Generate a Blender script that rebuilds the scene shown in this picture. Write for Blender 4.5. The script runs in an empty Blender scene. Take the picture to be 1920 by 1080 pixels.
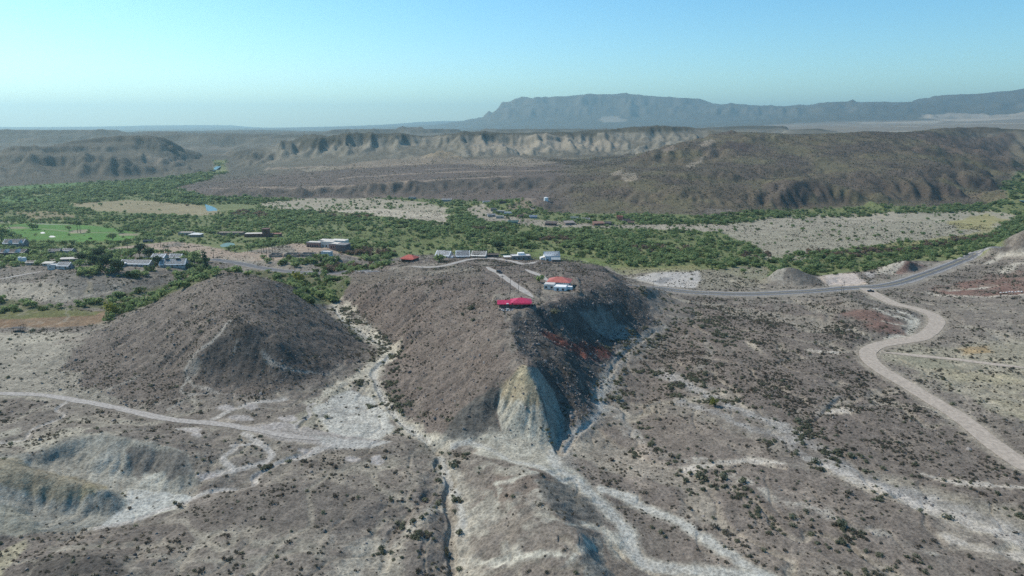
import bpy, bmesh, math, random, time
import numpy as np
from mathutils import Vector, Matrix
T0 = time.time()
rng = np.random.default_rng(7)
random.seed(7)
R = math.radians
sc = bpy.context.scene
col = sc.collection

# ------------------------------------------------------------------ camera
HC, PITCH, F = 120.0, R(13.3), 1292.0        # drone height, downward pitch, focal length in 1920-px units
cam_d = bpy.data.cameras.new('camera')
cam_d.sensor_width = 36.0
cam_d.lens = 36.0 * F / 1920.0
cam_d.clip_start, cam_d.clip_end = 1.0, 80000.0
cam = bpy.data.objects.new('camera', cam_d)
col.objects.link(cam)
cam.location = (0, 0, HC)
cam.rotation_euler = (R(90) - PITCH, 0, 0)
sc.camera = cam

# ------------------------------------------------------------------ sky, sun, exposure
SUN_AZ, SUN_EL = R(-62), R(46)               # azimuth from +Y, to the left
world = bpy.data.worlds.new('World')
sc.world = world
world.use_nodes = True
nt = world.node_tree
bg = nt.nodes['Background']
sky = nt.nodes.new('ShaderNodeTexSky')
sky.sky_type = 'NISHITA'
sky.sun_disc = False
sky.sun_elevation = SUN_EL
sky.sun_rotation = SUN_AZ
sky.altitude = 700
sky.air_density = 1.0
sky.dust_density = 1.0
sky.ozone_density = 1.0
tint = nt.nodes.new('ShaderNodeMix')
tint.data_type = 'RGBA'; tint.blend_type = 'MULTIPLY'
tint.inputs[0].default_value = 1.0
tint.inputs[7].default_value = (0.75, 0.91, 0.92, 1)
nt.links.new(sky.outputs[0], tint.inputs[6])
hs = nt.nodes.new('ShaderNodeHueSaturation')
hs.inputs['Saturation'].default_value = 1.27
nt.links.new(tint.outputs[2], hs.inputs['Color'])
nt.links.new(hs.outputs[0], bg.inputs[0])
bg.inputs[1].default_value = 0.15
sun_d = bpy.data.lights.new('sun', 'SUN')
sun_d.energy = 3.9
sun_d.angle = R(0.5)
sun_d.color = (1.0, 0.915, 0.795)
sun = bpy.data.objects.new('sun', sun_d)
col.objects.link(sun)
sdir = Vector((math.sin(SUN_AZ)*math.cos(SUN_EL), math.cos(SUN_AZ)*math.cos(SUN_EL), math.sin(SUN_EL)))
sun.rotation_euler = sdir.to_track_quat('Z', 'Y').to_euler()
sun.location = (0, 0, 900)
vs = sc.view_settings
vs.view_transform = 'Standard'; vs.look = 'None'; vs.exposure = 0.32; vs.gamma = 1.0
vs.use_curve_mapping = False
sc.cycles.use_denoising = False
sc.cycles.max_bounces = 6
sc.cycles.diffuse_bounces = 3
sc.cycles.volume_bounces = 0
sc.cycles.transparent_max_bounces = 8

# ------------------------------------------------------------------ noise
def _hash(ix, iy, s):
    h = (ix.astype(np.int64)*374761393 + iy.astype(np.int64)*668265263 + s*1442695041) & 0x7fffffff
    h = ((h ^ (h >> 13)) * 1274126177) & 0x7fffffff
    return ((h ^ (h >> 16)) & 0xffff).astype(np.float32) / 65535.0
def vnoise(x, y, s=0):
    x0 = np.floor(x); y0 = np.floor(y)
    fx = (x - x0).astype(np.float32); fy = (y - y0).astype(np.float32)
    fx = fx*fx*fx*(fx*(fx*6-15)+10); fy = fy*fy*fy*(fy*(fy*6-15)+10)
    x0 = x0.astype(np.int64); y0 = y0.astype(np.int64)
    a = _hash(x0, y0, s); b = _hash(x0+1, y0, s); c = _hash(x0, y0+1, s); d = _hash(x0+1, y0+1, s)
    return (a + (b-a)*fx)*(1-fy) + (c + (d-c)*fx)*fy
def fbm(x, y, octv=4, s=0, gain=0.5):
    """about -1..1"""
    t = np.zeros(np.broadcast(x, y).shape, np.float32); a = 1.0; n = 0.0
    for o in range(octv):
        ca, sa = math.cos(0.6*o), math.sin(0.6*o)
        t += a*(vnoise((x*ca - y*sa)*2.0**o + 17.3*o, (x*sa + y*ca)*2.0**o - 9.1*o, s+o)*2-1)
        n += a; a *= gain
    return t/n*1.6
def ridged(x, y, octv=4, s=0):
    t = np.zeros(np.broadcast(x, y).shape, np.float32); a = 1.0; n = 0.0
    for o in range(octv):
        v = 1-np.abs(vnoise(x*2.0**o + 5.7*o, y*2.0**o - 3.3*o, s+o)*2-1)
        t += a*v*v; n += a; a *= 0.5
    return t/n
def smooth(a, b, x):
    t = np.clip((x-a)/(b-a), 0, 1); return t*t*(3-2*t)
def blur(a, n=1):
    for _ in range(n):
        p = np.pad(a, 1, mode='edge')
        a = (p[:-2, 1:-1] + 2*p[1:-1, 1:-1] + p[2:, 1:-1])/4
        p = np.pad(a, 1, mode='edge')
        a = (p[1:-1, :-2] + 2*p[1:-1, 1:-1] + p[1:-1, 2:])/4
    return a

# ------------------------------------------------------------------ the lie of the land
# survey points: where a ray of the survey camera meets a known height (z) or a known forward distance (d)
cp, sp = math.cos(PITCH), math.sin(PITCH)
def ray(u, v):
    a = (u-960.0)/F; b = (540.0-v)/F
    return a, cp + b*sp, -sp + b*cp
PTS = []
def _add(th, lr, q): PTS.append((th, lr, q))
def _tp(x, y, z):
    r = math.hypot(x, y); return math.atan2(x, y), math.log(r), z/r
def by_z(u, v, z):
    dx, dy, dz = ray(u, v); t = (z-HC)/dz
    return _tp(dx*t, dy*t, z)
def by_d(u, v, d):
    dx, dy, dz = ray(u, v); t = d/dy
    return _tp(dx*t, d, HC + dz*t)
def by_x(u, d, z):
    return _tp((u-960.0)/F*(d*cp + (HC-z)*sp), d, z)
STEP = 0.02
def line(fn, pts):
    P = [fn(*p) for p in pts]
    if len(P) == 1: _add(*P[0]); return
    for a, b in zip(P[:-1], P[1:]):
        n = max(1, int(math.hypot(b[0]-a[0], b[1]-a[1])/STEP + 0.5))
        for k in range(n):
            t = k/n; _add(*[a[i] + (b[i]-a[i])*t for i in range(3)])
    _add(*P[-1])
def LZ(*p): line(by_z, p)
def LD(*p): line(by_d, p)
def LX(*p): line(by_x, p)
def SZ(*ps):
    for p in ps: _add(*by_z(*p))
def SD(*ps):
    for p in ps: _add(*by_d(*p))
def SX(*ps):
    for p in ps: _add(*by_x(*p))

# --- right-hand gravel plain and highway
SZ((1300,1070,0),(1500,1060,0.5),(1750,1060,1),(1900,1040,1.5),(1300,950,0.3),(1500,950,0.8),(1700,950,1.2),(1880,960,1.8),
   (1300,850,0.5),(1450,850,1),(1650,850,1.2),(1250,760,0.5),(1400,760,1.3),(1550,760,1.5),(1850,760,3),(1300,680,0.7),(1450,680,1.6),
   (1800,700,2.5),(1900,700,4),(1300,620,0.6),(1420,620,1.2),(1850,640,4),(1260,580,0),(1380,580,0.5),(1480,590,1),(1900,600,6))
LZ((1920,872,2),(1800,780,2),(1720,735,1.8),(1650,690,1.6),(1620,665,1.6),(1640,645,1.8),(1700,637,2),(1740,625,2.2),(1762,600,2.4),(1740,585,2),(1700,577,1.6),(1660,565,1),(1630,550,.5))
LZ((1160,530,2),(1230,541,0.8),(1300,548,0),(1420,551,0),(1560,541,0),(1660,535,0),(1740,512,0.5),(1800,489,2),(1850,470,4))
LZ((1545,570,3),(1580,556,6),(1610,570,7),(1640,600,5),(1680,630,3))
SZ((1520,600,2),(1560,640,2.2),(1600,640,3))
# mounds beside the highway
LZ((1432,525,-1),(1440,533,-.5),(1500,534,0),(1565,533,0)); LZ((1458,502,8),(1475,498,11),(1492,500,10),(1520,514,5),(1550,527,1))
LX((1480,560,-2),(1540,565,-2),(1430,550,-2))
LZ((1640,512,-1),(1690,516,-.5),(1740,511,0)); LZ((1678,490,8),(1705,487,9.5),(1728,490,7.5)); LX((1650,605,-3),(1700,615,-3),(1750,625,-2)); SZ((1652,504,0),(1755,501,0))
LZ((1866,458,14),(1890,446,22),(1919,440,27)); LZ((1860,476,5),(1890,482,8),(1919,485,11)); LX((1870,740,-4),(1915,770,-4)); SX((1960,620,30),(1990,560,20))
SZ((1780,520,2),(1850,520,4),(1910,520,8),(1780,550,3),(1850,555,5),(1910,560,8),(1720,550,1))
# --- the ridge with the two red-roofed houses
STEP = 0.010
LZ((1036,838,0.3),(1029,800,6),(1019,760,12),(1005,725,18),(986,692,23),(974,668,24.5),(962,640,26),(957,610,27.8),(962,588,29.3))
LZ((986,692,23),(960,710,19),(936,735,13.5),(890,762,9),(850,790,5),(822,825,1.5))
LZ((1036,838,0.3),(1005,842,0.8),(965,832,1.8),(945,818,2.8),(900,828,2),(850,832,1.2))
LZ((930,770,7.5),(938,795,5))
STEP = 0.02
SZ((965,770,10.3),(985,790,7.5),(1005,815,4),(985,735,16.5))
LZ((1046,838,0.2),(1049,815,1.2),(1056,785,3.2),(1051,750,7.5),(1032,715,15),(1008,690,21.5))
LZ((1080,830,1),(1085,790,3),(1090,750,6),(1085,710,11),(1060,660,18))
LZ((1060,850,0.3),(1112,790,0.6),(1122,745,0.4),(1140,702,0.3),(1160,672,0.2),(1200,640,0.2),(1226,618,0))
LZ((976,640,24.3),(972,612,26.2),(980,592,27.8),(1010,588,27)); LZ((990,668,22.0),(985,650,22.8))
LZ((962,588,29.3),(985,583,30),(1010,578,29),(1060,572,27),(1105,560,25.5),(1150,540,22),(1170,524,17))
LZ((1105,560,25.5),(1150,566,20),(1190,577,12),(1226,596,3))
LZ((1095,590,20),(1130,620,9),(1165,640,2)); LZ((1160,600,11),(1190,620,4)); SZ((1040,620,20),(1060,640,17),(1100,650,10),(1000,640,22),(1010,665,20.5))
LZ((985,566,30.2),(965,560,30.2),(945,574,29.5)); SZ((1000,560,30),(1020,552,29.7),(1045,552,29.4),(1045,535,29),(1075,548,28.2))
LZ((995,550,29.7),(970,535,28.8),(940,515,27.2),(915,502,24)); LZ((1030,525,28.6),(1005,510,26.8),(985,504,25.2))
SZ((900,540,26.5),(850,530,24.5),(1100,525,25),(1130,510,21),(1060,505,24),(800,520,22.5))
LZ((645,522,13),(680,513,16),(720,508,18),(760,504,19.5)); SZ((700,540,15),(650,545,8),(760,560,17.5),(850,590,20),(760,620,11.5),(850,660,14.5),(800,700,7.5),(870,720,11))
LZ((745,490,17),(790,492,18),(830,486,18.5),(880,484,18.5),(940,490,19),(1000,490,18.5),(1040,490,18),(1090,494,17),(1130,497,15))
LX((640,520,3),(720,545,11),(830,556,14.5),(900,556,15),(1030,552,15),(1110,545,12),(1160,520,5)); LX((640,560,1),(720,600,0),(830,610,-4),(900,615,-5),(1030,610,-5),(1130,590,-5),(1180,560,-3))
# wash left of the ridge
LZ((600,545,2),(622,572,1),(640,597,.5),(680,622,.4),(728,652,.3),(742,665,.3),(705,690,.3),(712,730,.2),(750,780,0),(800,822,0))
SZ((670,700,2.2),(600,740,2.6),(640,800,1.8),(560,800,2))
# --- left hill
STEP = 0.010
LZ((425,606,25.8),(431,600,27.6),(455,600,28.2),(478,606,26.4)); LZ((432,592,26.4),(455,591,26.8),(480,598,25.2)); LZ((478,606,25.8),(520,632,20.5),(560,652,14.6),(600,675,8.6)); LZ((430,612,24.2),(455,612,24.4),(476,617,23.2)); STEP = 0.02
LZ((440,588,27.4),(440,580,28.2),(440,568,30),(440,545,33),(432,522,34.7))
LZ((405,524,33.5),(432,520,35),(470,519,34.5),(500,526,32))
LX((380,425,28),(432,430,30),(480,425,28)); LX((330,470,5),(432,490,4),(540,500,3))
LZ((500,526,32),(545,548,25),(590,580,17),(640,615,9.5),(688,655,1.4)); LX((560,450,14),(620,440,4))
LZ((405,524,33.5),(370,537,28),(300,562,17),(230,592,6),(190,612,2))
LZ((431,600,26.5),(405,638,20.5),(372,665,15.5),(357,690,10),(352,712,6)); SZ((520,640,20),(560,660,13.5),(620,690,5),(500,690,10),(430,690,10.5),(470,660,16),(430,640,20))
LZ((230,765,2),(350,742,4),(400,738,4.6),(470,742,4.4),(540,735,4.2),(600,718,4),(655,695,3),(690,665,1))
SZ((150,680,3),(220,660,6.5),(280,640,11.5),(300,700,5.5),(340,620,18.5),(360,590,22),(100,700,1.8),(60,720,1.5),(250,720,4))
SZ((0,690,1),(0,650,.5),(60,640,.5),(120,620,.3),(0,600,0),(100,600,0),(190,592,0),(250,572,.5),(330,548,1))
LZ((0,730,2),(100,742,2),(230,765,2),(350,783,2),(470,798,2.2),(560,815,2),(650,828,1.4),(740,832,.6))
# --- low hill with the small town on it, left
LZ((100,522,9),(160,513,12),(210,520,9.5),(250,534,6)); LZ((0,560,1),(60,568,1),(150,572,1),(230,560,1),(300,545,1.5)); SZ((30,530,4),(60,545,4),(160,540,7),(110,555,3.5))
LZ((0,524,5),(60,513,6.5),(110,505,8)); SZ((0,500,6),(60,500,7.5),(120,502,8.5),(200,500,9),(260,500,9.5),(330,500,9.5),(390,500,6),(280,515,8.5),(330,525,5),(250,545,3),(0,470,2),(100,480,3.5),(200,478,4),(300,480,5),(360,480,4))
LZ((400,487,3.5),(450,492,3),(520,505,2.5),(580,511,2.4),(650,511,3),(700,508,5))
SZ((420,510,0.5),(500,515,0),(560,525,0))
SZ((450,475,3),(510,482,4),(560,482,4.5),(615,482,4.5),(650,484,3),(615,462,3.5),(560,458,1),(480,458,0),(420,460,-.5),(680,495,-2),(640,500,-1.5),(690,475,-5),(700,490,-3))
# --- valley floor
SZ((0,450,-3),(100,440,-4),(220,440,-4),(320,450,-3),(0,410,-6),(150,410,-6),(300,420,-6),(420,430,-6),(540,435,-6),(650,440,-7),(760,455,-7),(860,460,-6.5),(960,462,-6.5),(1080,470,-6),(1200,480,-5),(1300,490,-3),(1380,500,-2),(1260,515,-1),(1200,510,-1),
   (0,380,-7.5),(120,380,-7.5),(250,395,-7.5),(400,400,-8),(500,405,-8),(620,415,-8),(740,425,-8),(860,430,-8),(1000,435,-8),(1150,445,-7.5),(1300,455,-7),(1420,470,-5.5),(1560,480,-4),(1640,470,-5),(1750,455,-5),(1840,440,-5),
   (0,358,-8),(100,362,-8),(200,368,-8),(330,380,-8.5),(420,385,-9),(540,390,-8.5),(680,395,-8.5),(800,400,-8.5),(920,410,-8),(1050,418,-8),(1180,420,-8),(1320,425,-7),(1450,440,-6.5),(1600,440,-6),(1750,420,-6),(1880,410,-7),
   (1500,410,-7),(1650,402,-7),(1800,394,-7),(500,378,-8.5),(700,376,-8.5),(850,382,-8),(900,392,-7.5),(930,400,-7))
SZ((150,352,-8.5),(250,350,-8),(330,342,-8),(380,330,-8.5),(420,318,-9),(402,317,-9),(440,322,-8),(300,362,-7))
SD((415,304,2500),(430,292,3000),(420,285,3400))
# --- left mesa
STEP = 0.012
LZ((0,350,-7),(60,348,-7),(120,343,-7),(200,337,-7),(300,332,-7),(350,326,-7),(386,318,-8.5))
LD((0,306,1660),(60,303,1680),(120,303,1700),(200,299,1770),(280,304,1810),(340,314,1750))
LD((0,300,1680),(60,297,1705),(120,297,1725),(200,293,1790),(280,300,1830),(345,312,1780))
LD((0,276,1790),(50,272,1800),(100,274,1810),(140,284,1760),(200,289,1750),(270,296,1760))
LD((0,286,1700),(60,282,1700),(110,286,1830))
LD((118,270,1930),(160,268,2000),(200,264,2050),(240,264,2060),(290,272,2030),(308,280,2000),(328,298,1920),(360,309,1850),(388,316,1820))
LD((118,266,1950),(160,262,2020),(200,257,2080),(242,255,2090),(290,258,2060),(302,259,2050),(310,272,2030))
LX((60,1950,45),(118,2130,45),(200,2300,55),(302,2250,52),(330,2350,5))
LD((20,258,3000),(65,257,3020),(108,256,3020)); LD((20,266,2950),(65,265,2960),(108,265,2960)); LX((20,3200,0),(108,3200,-5),(128,3050,-20))
STEP = 0.02
# --- plateaux beyond, canyon
SD((0,250,4200),(130,252,4000),(250,251,4500),(300,247,5200),(350,246,5600),(420,246,6000),(480,246,6000))
STEP = 0.012
LD((306,248.5,3500),(350,249,3250),(385,250.5,3150),(420,250,3300),(460,251.5,3200),(500,251,3250),(548,254,3150)); LD((322,262,3080),(352,264,2990),(385,267,2930),(425,265,3020),(462,266,2960),(505,263,2980))
LD((325,283,2750),(365,286,2680),(430,288,2780),(480,278,2760),(515,270,2780)); LD((0,249.5,3700),(110,250.5,3550),(250,250.5,3560)); LD((135,259,3150),(250,262,3100)); LX((310,3900,64),(400,3900,62),(500,3900,60),(560,4400,68))
STEP = 0.02

LD((0,248.5,7000),(150,250,7000),(240,249,7000),(300,246,7500),(400,245,8000),(470,243,8000),(510,243,8000),(560,246.5,8000),(640,247.5,7500))
# --- the middle badland mesas
STEP = 0.012
LD((440,304,1990),(520,301,1940),(600,298,1930),(650,296,1910),(760,292,1860),(860,286,1860),(940,284,1880),(1000,284,1900),(1060,279,1990),(1160,270,2050),(1260,262,2135),(1330,262,2160))
LD((470,283,2050),(520,270,2065),(570,263,2075),(625,257,2085),(650,252,2090),(690,251,2090),(712,256,2075),(745,254,2090),(790,258,2115),(830,255,2125),(850,250,2125),(890,247,2130),(950,252,2125),(1010,252,2135),(1060,249,2210),(1120,247,2235),(1165,244,2260),(1200,240,2270),(1250,237,2290),(1300,241,2290),(1345,247,2290))
LD((625,262,2075),(655,258,2081),(690,257,2081),(745,262,2075)); LD((700,275,2010),(725,262,2050)); LD((560,285,1990),(585,272,2030)); LD((640,285,1970),(662,268,2040)); LD((880,270,1990),(890,252,2085)); LD((980,272,1990),(1010,256,2090)); LD((1100,268,2085),(1120,253,2185))
LD((770,275,2040),(775,265,2100)); LD((925,272,2005),(925,262,2080)); LD((1050,272,1990),(1045,260,2085))
LX((480,2300,60),(570,2350,72),(690,2350,70),(830,2400,70),(950,2500,75),(1100,2600,75),(1250,2700,80),(1345,2800,75))
SD((640,249,4500),(760,250,4600),(900,247,4500),(1000,245,4500),(1100,244,5000),(1250,244,5000))
LD((735,241,4400),(775,239,4400),(820,243,4400)); LX((775,4800,70)); LD((725,249,4200),(830,250,4200))
LD((795,292,1830),(830,281,1870),(868,291,1840)); LX((830,1930,42))
# --- terraces in front of them
LZ((390,372,-8),(440,373,-8.5),(520,372,-8.5),(650,370,-8.5),(760,371,-8.5),(820,375,-8),(900,377,-7.5),(935,378,-7))
LD((385,362,1290),(440,354,1300),(520,352,1300),(640,350,1310),(700,347,1320),(760,342,1325),(850,336,1340),(950,332,1340),(1010,331,1330))
LD((440,350,1390),(640,346,1390),(760,337,1400),(900,330,1420)); LD((500,341,1480),(640,335,1480),(760,327,1490),(900,322,1480),(1050,321,1470))
SZ((300,350,-6),(420,340,-4),(500,330,4),(560,318,14),(640,312,20),(760,315,22),(900,308,28),(1040,306,31),(1140,304,34),(760,301,31),(640,303,28),(520,312,14),(470,322,4),(900,296,37),(1040,292,40),(1140,285,46),(1000,312,28))
SZ((480,318,6),(500,312,15))
# --- right-hand hills
STEP = 0.014
LZ((1035,398,-8),(1100,400,-8),(1160,400,-8),(1235,406,-7.5),(1330,406,-7),(1400,402,-7),(1500,394,-7),(1600,391,-7),(1700,387,-7),(1800,381,-7),(1886,374,-7))
LD((1208,294,1490),(1225,283,1520),(1250,273,1560),(1290,266,1600),(1330,258,1650),(1370,250,1700),(1390,247,1700),(1440,250,1710),(1520,252,1720),(1560,250,1720),(1600,250,1720),(1630,246,1720),(1660,248,1740),(1700,250,1780),(1750,247,1900),(1780,240,2000),(1810,238,2050),(1850,240,2100),(1880,243,2150),(1919,245,2200))
LX((1150,1560,32),(1208,1700,50),(1290,1850,60),(1390,2000,65),(1520,2050,65),(1660,2100,65),(1780,2400,70),(1919,2600,60))
LD((1185,315,1400),(1200,313,1420),(1260,318,1400),(1320,312,1420)); 
LD((1060,378,1130),(1120,357,1170),(1180,342,1190),(1230,332,1220),(1290,322,1260),(1350,303,1380),(1400,290,1450))
LD((1215,376,1075),(1240,360,1105),(1270,350,1125),(1320,349,1130),(1370,351,1130),(1430,350,1130),(1450,360,1100),(1462,376,1060)); LX((1270,1180,22),(1370,1190,24),(1430,1190,22))
LD((1462,363,1075),(1490,341,1125),(1515,335,1150),(1560,346,1130),(1610,362,1095),(1662,383,1055)); LX((1515,1200,24),(1580,1180,16))
LD((1440,345,1180),(1465,330,1250),(1500,318,1290)); SD((1600,345,1200),(1650,360,1130),(1700,340,1200),(1750,350,1160),(1800,345,1180),(1840,350,1170))
LD((1560,320,1290),(1620,318,1290),(1700,315,1300),(1780,312,1330),(1830,318,1310),(1862,335,1250)); SD((1500,295,1430),(1600,295,1430),(1700,290,1470),(1800,285,1550),(1450,272,1570),(1550,270,1570),(1650,268,1580),(1750,268,1650),(1850,290,1560),(1900,290,1650))
LD((1866,350,1180),(1880,362,1130)); SZ((1900,372,-7.5),(1915,360,-7),(1910,340,-6.5),(1925,330,-6))
LD((1500,312,1330),(1520,303,1380),(1560,303,1380)); 
LD((1640,290,1450),(1660,282,1500),(1700,284,1500)); LD((1700,300,1400),(1730,293,1440))
LD((1600,322,1270),(1580,305,1360),(1540,285,1480)); LD((1720,325,1260),(1680,305,1370))
LZ((935,402,-7),(965,380,2),(990,369,7),(1015,373,6),(1035,385,-1)); SZ((975,398,-5),(1010,398,-6),(1024,377,3)); LX((990,1230,-3),(1040,1190,-2))
LD((1150,335,1290),(1120,345,1250),(1060,360,1190)); 
STEP = 0.02
# far plain right of centre
LD((1400,236,3600),(1440,235,3650),(1480,234,3650)); LD((1400,243,3400),(1480,244,3400)); LX((1440,4000,70)); LX((1490,3700,75),(1520,3300,65),(1400,3000,70))
LD((1480,243,3000),(1540,241,3000),(1560,246,2900)); LX((1500,2600,75),(1600,2800,70),(1700,3000,72),(1850,3200,75))
SD((1600,240,4500),(1700,240,4600),(1800,238,4700),(1900,232,5000),(1500,237,5500),(1700,233,6000),(1850,226,6500),(1919,222,6500))
# --- mountains
STEP = 0.008
def sky_line(d, pts): LD(*[(u, v, d) for u, v in pts])
sky_line(20000, [(-200,239),(0,238),(100,239),(160,241),(185,238.5),(240,237),(300,235),(370,234.5),(430,235),(475,241),(520,243.5),(590,242),(620,239),(650,236.5),(700,236),(760,231),(820,227),(870,227),(905,226)])
LX((-200,12000,30),(0,12000,30),(300,12000,30),(600,12000,30),(860,11000,35))
sky_line(12000, [(900,229),(935,216),(957,207),(977,206.5),(986,191),(1001,187.5),(1022,190.5),(1036,183.5),(1055,182.5),(1080,186),(1095,178.5),(1120,180.5),(1200,181),(1216,184),(1280,188),(1330,196),(1380,196),(1412,203),(1500,204)])
LD((960,214,11300),(1000,212,11200),(1060,213,11200),(1110,215,11000),(1250,217,11000),(1400,220,10800))
LD((960,217,11200),(1000,216,11100),(1110,219,10900),(1250,221,10900),(1400,223,10700))
LD((1030,196,11700),(1060,200,11600),(1095,195,11600)); LD((1150,196,11700),(1250,200,11600)) 
LD((860,243,9000),(950,243,8500),(1100,243,8000),(1250,242,8000),(1400,238,7800))
LX((900,14500,150),(1100,15000,300),(1300,15000,250),(1500,15000,200))
sky_line(10500, [(1470,206),(1500,202.5),(1520,197.5),(1545,198),(1580,195.5),(1600,195),(1650,194.5),(1670,196),(1740,192),(1770,188.5),(1800,188),(1817,189.5),(1840,181),(1880,175),(1920,168.5),(1990,160)])
LD((1500,222,8800),(1600,216,8800),(1700,212,8800),(1800,210,8800),(1919,200,8800)); LD((1500,232,7400),(1700,224,7600),(1800,220,7600),(1919,212,7600))
LX((1500,13000,150),(1700,13000,250),(1919,13000,350))
STEP = 0.02
# --- outside the frame
for th, lst in ((-0.86, ((100,-2),(200,2),(300,2),(500,1),(1000,-5),(1500,20),(2200,60),(4000,70),(8000,50),(24000,60))),
                (0.86, ((100,0),(200,2),(300,4),(500,10),(900,10),(1300,60),(2000,100),(4000,80),(8000,200),(11000,500),(24000,100)))):
    for r, z in lst: _add(th, math.log(r), z/r)
for th in (-0.8,-0.6,-0.4,-0.2,0,0.2,0.4,0.6,0.8):
    _add(th, math.log(90), -2/90); _add(th, math.log(25500), 20/25500)
# --- bottom left badlands
STEP = 0.010
LZ((62,865,5),(82,850,6.5),(120,832,7.3),(165,815,8),(185,813,8),(230,823,7),(330,843,5),(352,852,4))
LZ((165,905,0),(200,912,-1),(238,913,-1.5),(262,916,-1.8),(320,922,-1.2),(352,900,.5))
LZ((195,842,5.6),(165,870,3.6)); LZ((195,842,5.6),(232,872,2.8)); SZ((235,838,5),(245,880,1),(100,862,3.5),(120,880,1.5),(280,880,1.2),(310,880,1.8),(300,850,3.8))
LZ((0,862,11),(60,879,9.3),(120,895,7.3),(198,917,4.4)); LZ((198,917,4.4),(222,937,.5),(240,948,-1.6)); SX((0,222,6),(60,217,4),(130,216,1.5),(180,213,0))
LZ((55,933,3.8),(108,945,2.4),(160,945,1.6),(198,925,3)); LZ((75,972,.2),(130,988,-1.8),(185,992,-2.2),(235,965,-2.4)); SZ((110,925,4.7),(30,905,7.6),(100,965,.4),(170,970,-1))
LZ((0,938,5.6),(45,962,3),(85,995,-.4)); SZ((0,985,3),(0,1030,1.2),(40,1040,1.6),(60,1010,1))
LZ((262,930,-2),(300,940,-2.2),(260,965,-2.6),(200,992,-2.6),(330,945,-2.2),(380,922,-1),(440,908,-.4),(475,898,.2),(500,878,.6),(580,852,1))
SZ((330,975,-.5),(420,955,.8),(520,930,1.4),(600,890,1.6),(420,870,2),(400,830,2.3),(300,800,2.6),(100,790,2.5),(0,800,4),(40,830,4.5),(0,840,7),(250,1010,-.4),(400,1010,.6),(560,1000,1),(680,960,.8),(680,900,1),(600,1060,1))
LZ((60,1056,3.2),(130,1040,5.2),(190,1048,5),(250,1070,3.5)); SZ((150,1015,.8),(250,1040,1),(330,1060,1))
# --- bottom centre
STEP = 0.012
LZ((820,840,-.4),(822,872,-1.2),(845,905,-1.8),(838,945,-2.2),(850,985,-2.8),(846,1040,-3.4),(852,1079,-4)); LZ((800,930,-.2),(770,960,-.8),(735,1000,-1.6),(722,1060,-2.4))
LZ((780,880,1),(790,960,.4),(790,1040,-.4)); SZ((890,900,1),(880,960,.2),(890,1040,-.6),(900,1075,-.8),(880,860,1.4),(1000,860,1.4))
LZ((955,870,3),(1009,896,6.4),(1016,930,7),(1050,963,6.4),(1088,995,7.2),(1096,1030,7.2),(1102,1079,6)); SZ((950,940,4.5),(960,1000,4.2),(1000,1050,4.4),(920,1000,1.6))
LZ((1090,880,.6),(1110,910,.4),(1152,960,0),(1188,1020,-.3),(1225,1062,-.4),(1300,1079,-.4)); SZ((1080,930,2.6),(1110,975,1.6),(1130,1040,1),(1150,1075,0))
P = np.array(PTS)
_, _ui = np.unique(np.round(P[:, :2]/0.004).astype(int), axis=0, return_index=True)
P = P[np.sort(_ui)]
D = 0.003
TH0, TH1, LR0, LR1 = -0.86, 0.86, math.log(90.0), math.log(25500.0)
nth = int((TH1-TH0)/D)+1; nlr = int((LR1-LR0)/D)+1
th_b = TH0 + D*np.arange(nth); lr_b = LR0 + D*np.arange(nlr)
def rbf():
    n = len(P)
    d = np.hypot(P[:, None, 0]-P[None, :, 0], P[:, None, 1]-P[None, :, 1])
    A = np.zeros((n+3, n+3)); A[:n, :n] = d - np.eye(n)*0.0015
    A[:n, n] = 1; A[:n, n+1:] = P[:, :2]; A[n:, :n] = A[:n, n:].T
    w = np.linalg.solve(A, np.concatenate([P[:, 2], np.zeros(3)]))
    K = 2
    tc = th_b[::K]; lc = lr_b[::K]
    out = np.zeros((len(lc), len(tc)), np.float32)
    p32 = P.astype(np.float32); w32 = w.astype(np.float32)
    dx2 = (tc[:, None].astype(np.float32)-p32[None, :, 0])**2
    for i in range(len(lc)):
        out[i] = np.sqrt(dx2 + (np.float32(lc[i])-p32[None, :, 1])**2) @ w32[:n] + w32[n] + w32[n+1]*tc + w32[n+2]*lc[i]
    full = bilin(out, (lr_b-LR0)/(D*K), (th_b-TH0)/(D*K))
    j0, j1 = np.searchsorted(th_b, [-0.66, 0.25]); i0, i1 = np.searchsorted(lr_b, [4.95, 6.35])     # the near hills at full resolution
    dx2 = (th_b[j0:j1, None].astype(np.float32)-p32[None, :, 0])**2
    for i in range(i0, i1):
        full[i, j0:j1] = np.sqrt(dx2 + (np.float32(lr_b[i])-p32[None, :, 1])**2) @ w32[:n] + w32[n] + w32[n+1]*th_b[j0:j1] + w32[n+2]*lr_b[i]
    return full
def bilin(a, fi, fj):
    """resample grid a at rows fi x columns fj"""
    fi = np.clip(fi, 0, a.shape[0]-1.001); fj = np.clip(fj, 0, a.shape[1]-1.001)
    i = fi.astype(int); j = fj.astype(int); ti = (fi-i)[:, None].astype(np.float32); tj = (fj-j)[None, :].astype(np.float32)
    A = a[i]*(1-ti) + a[i+1]*ti
    return A[:, j]*(1-tj) + A[:, j+1]*tj
q = rbf()
print('rbf', len(P), q.shape, round(time.time()-T0, 1))
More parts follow.
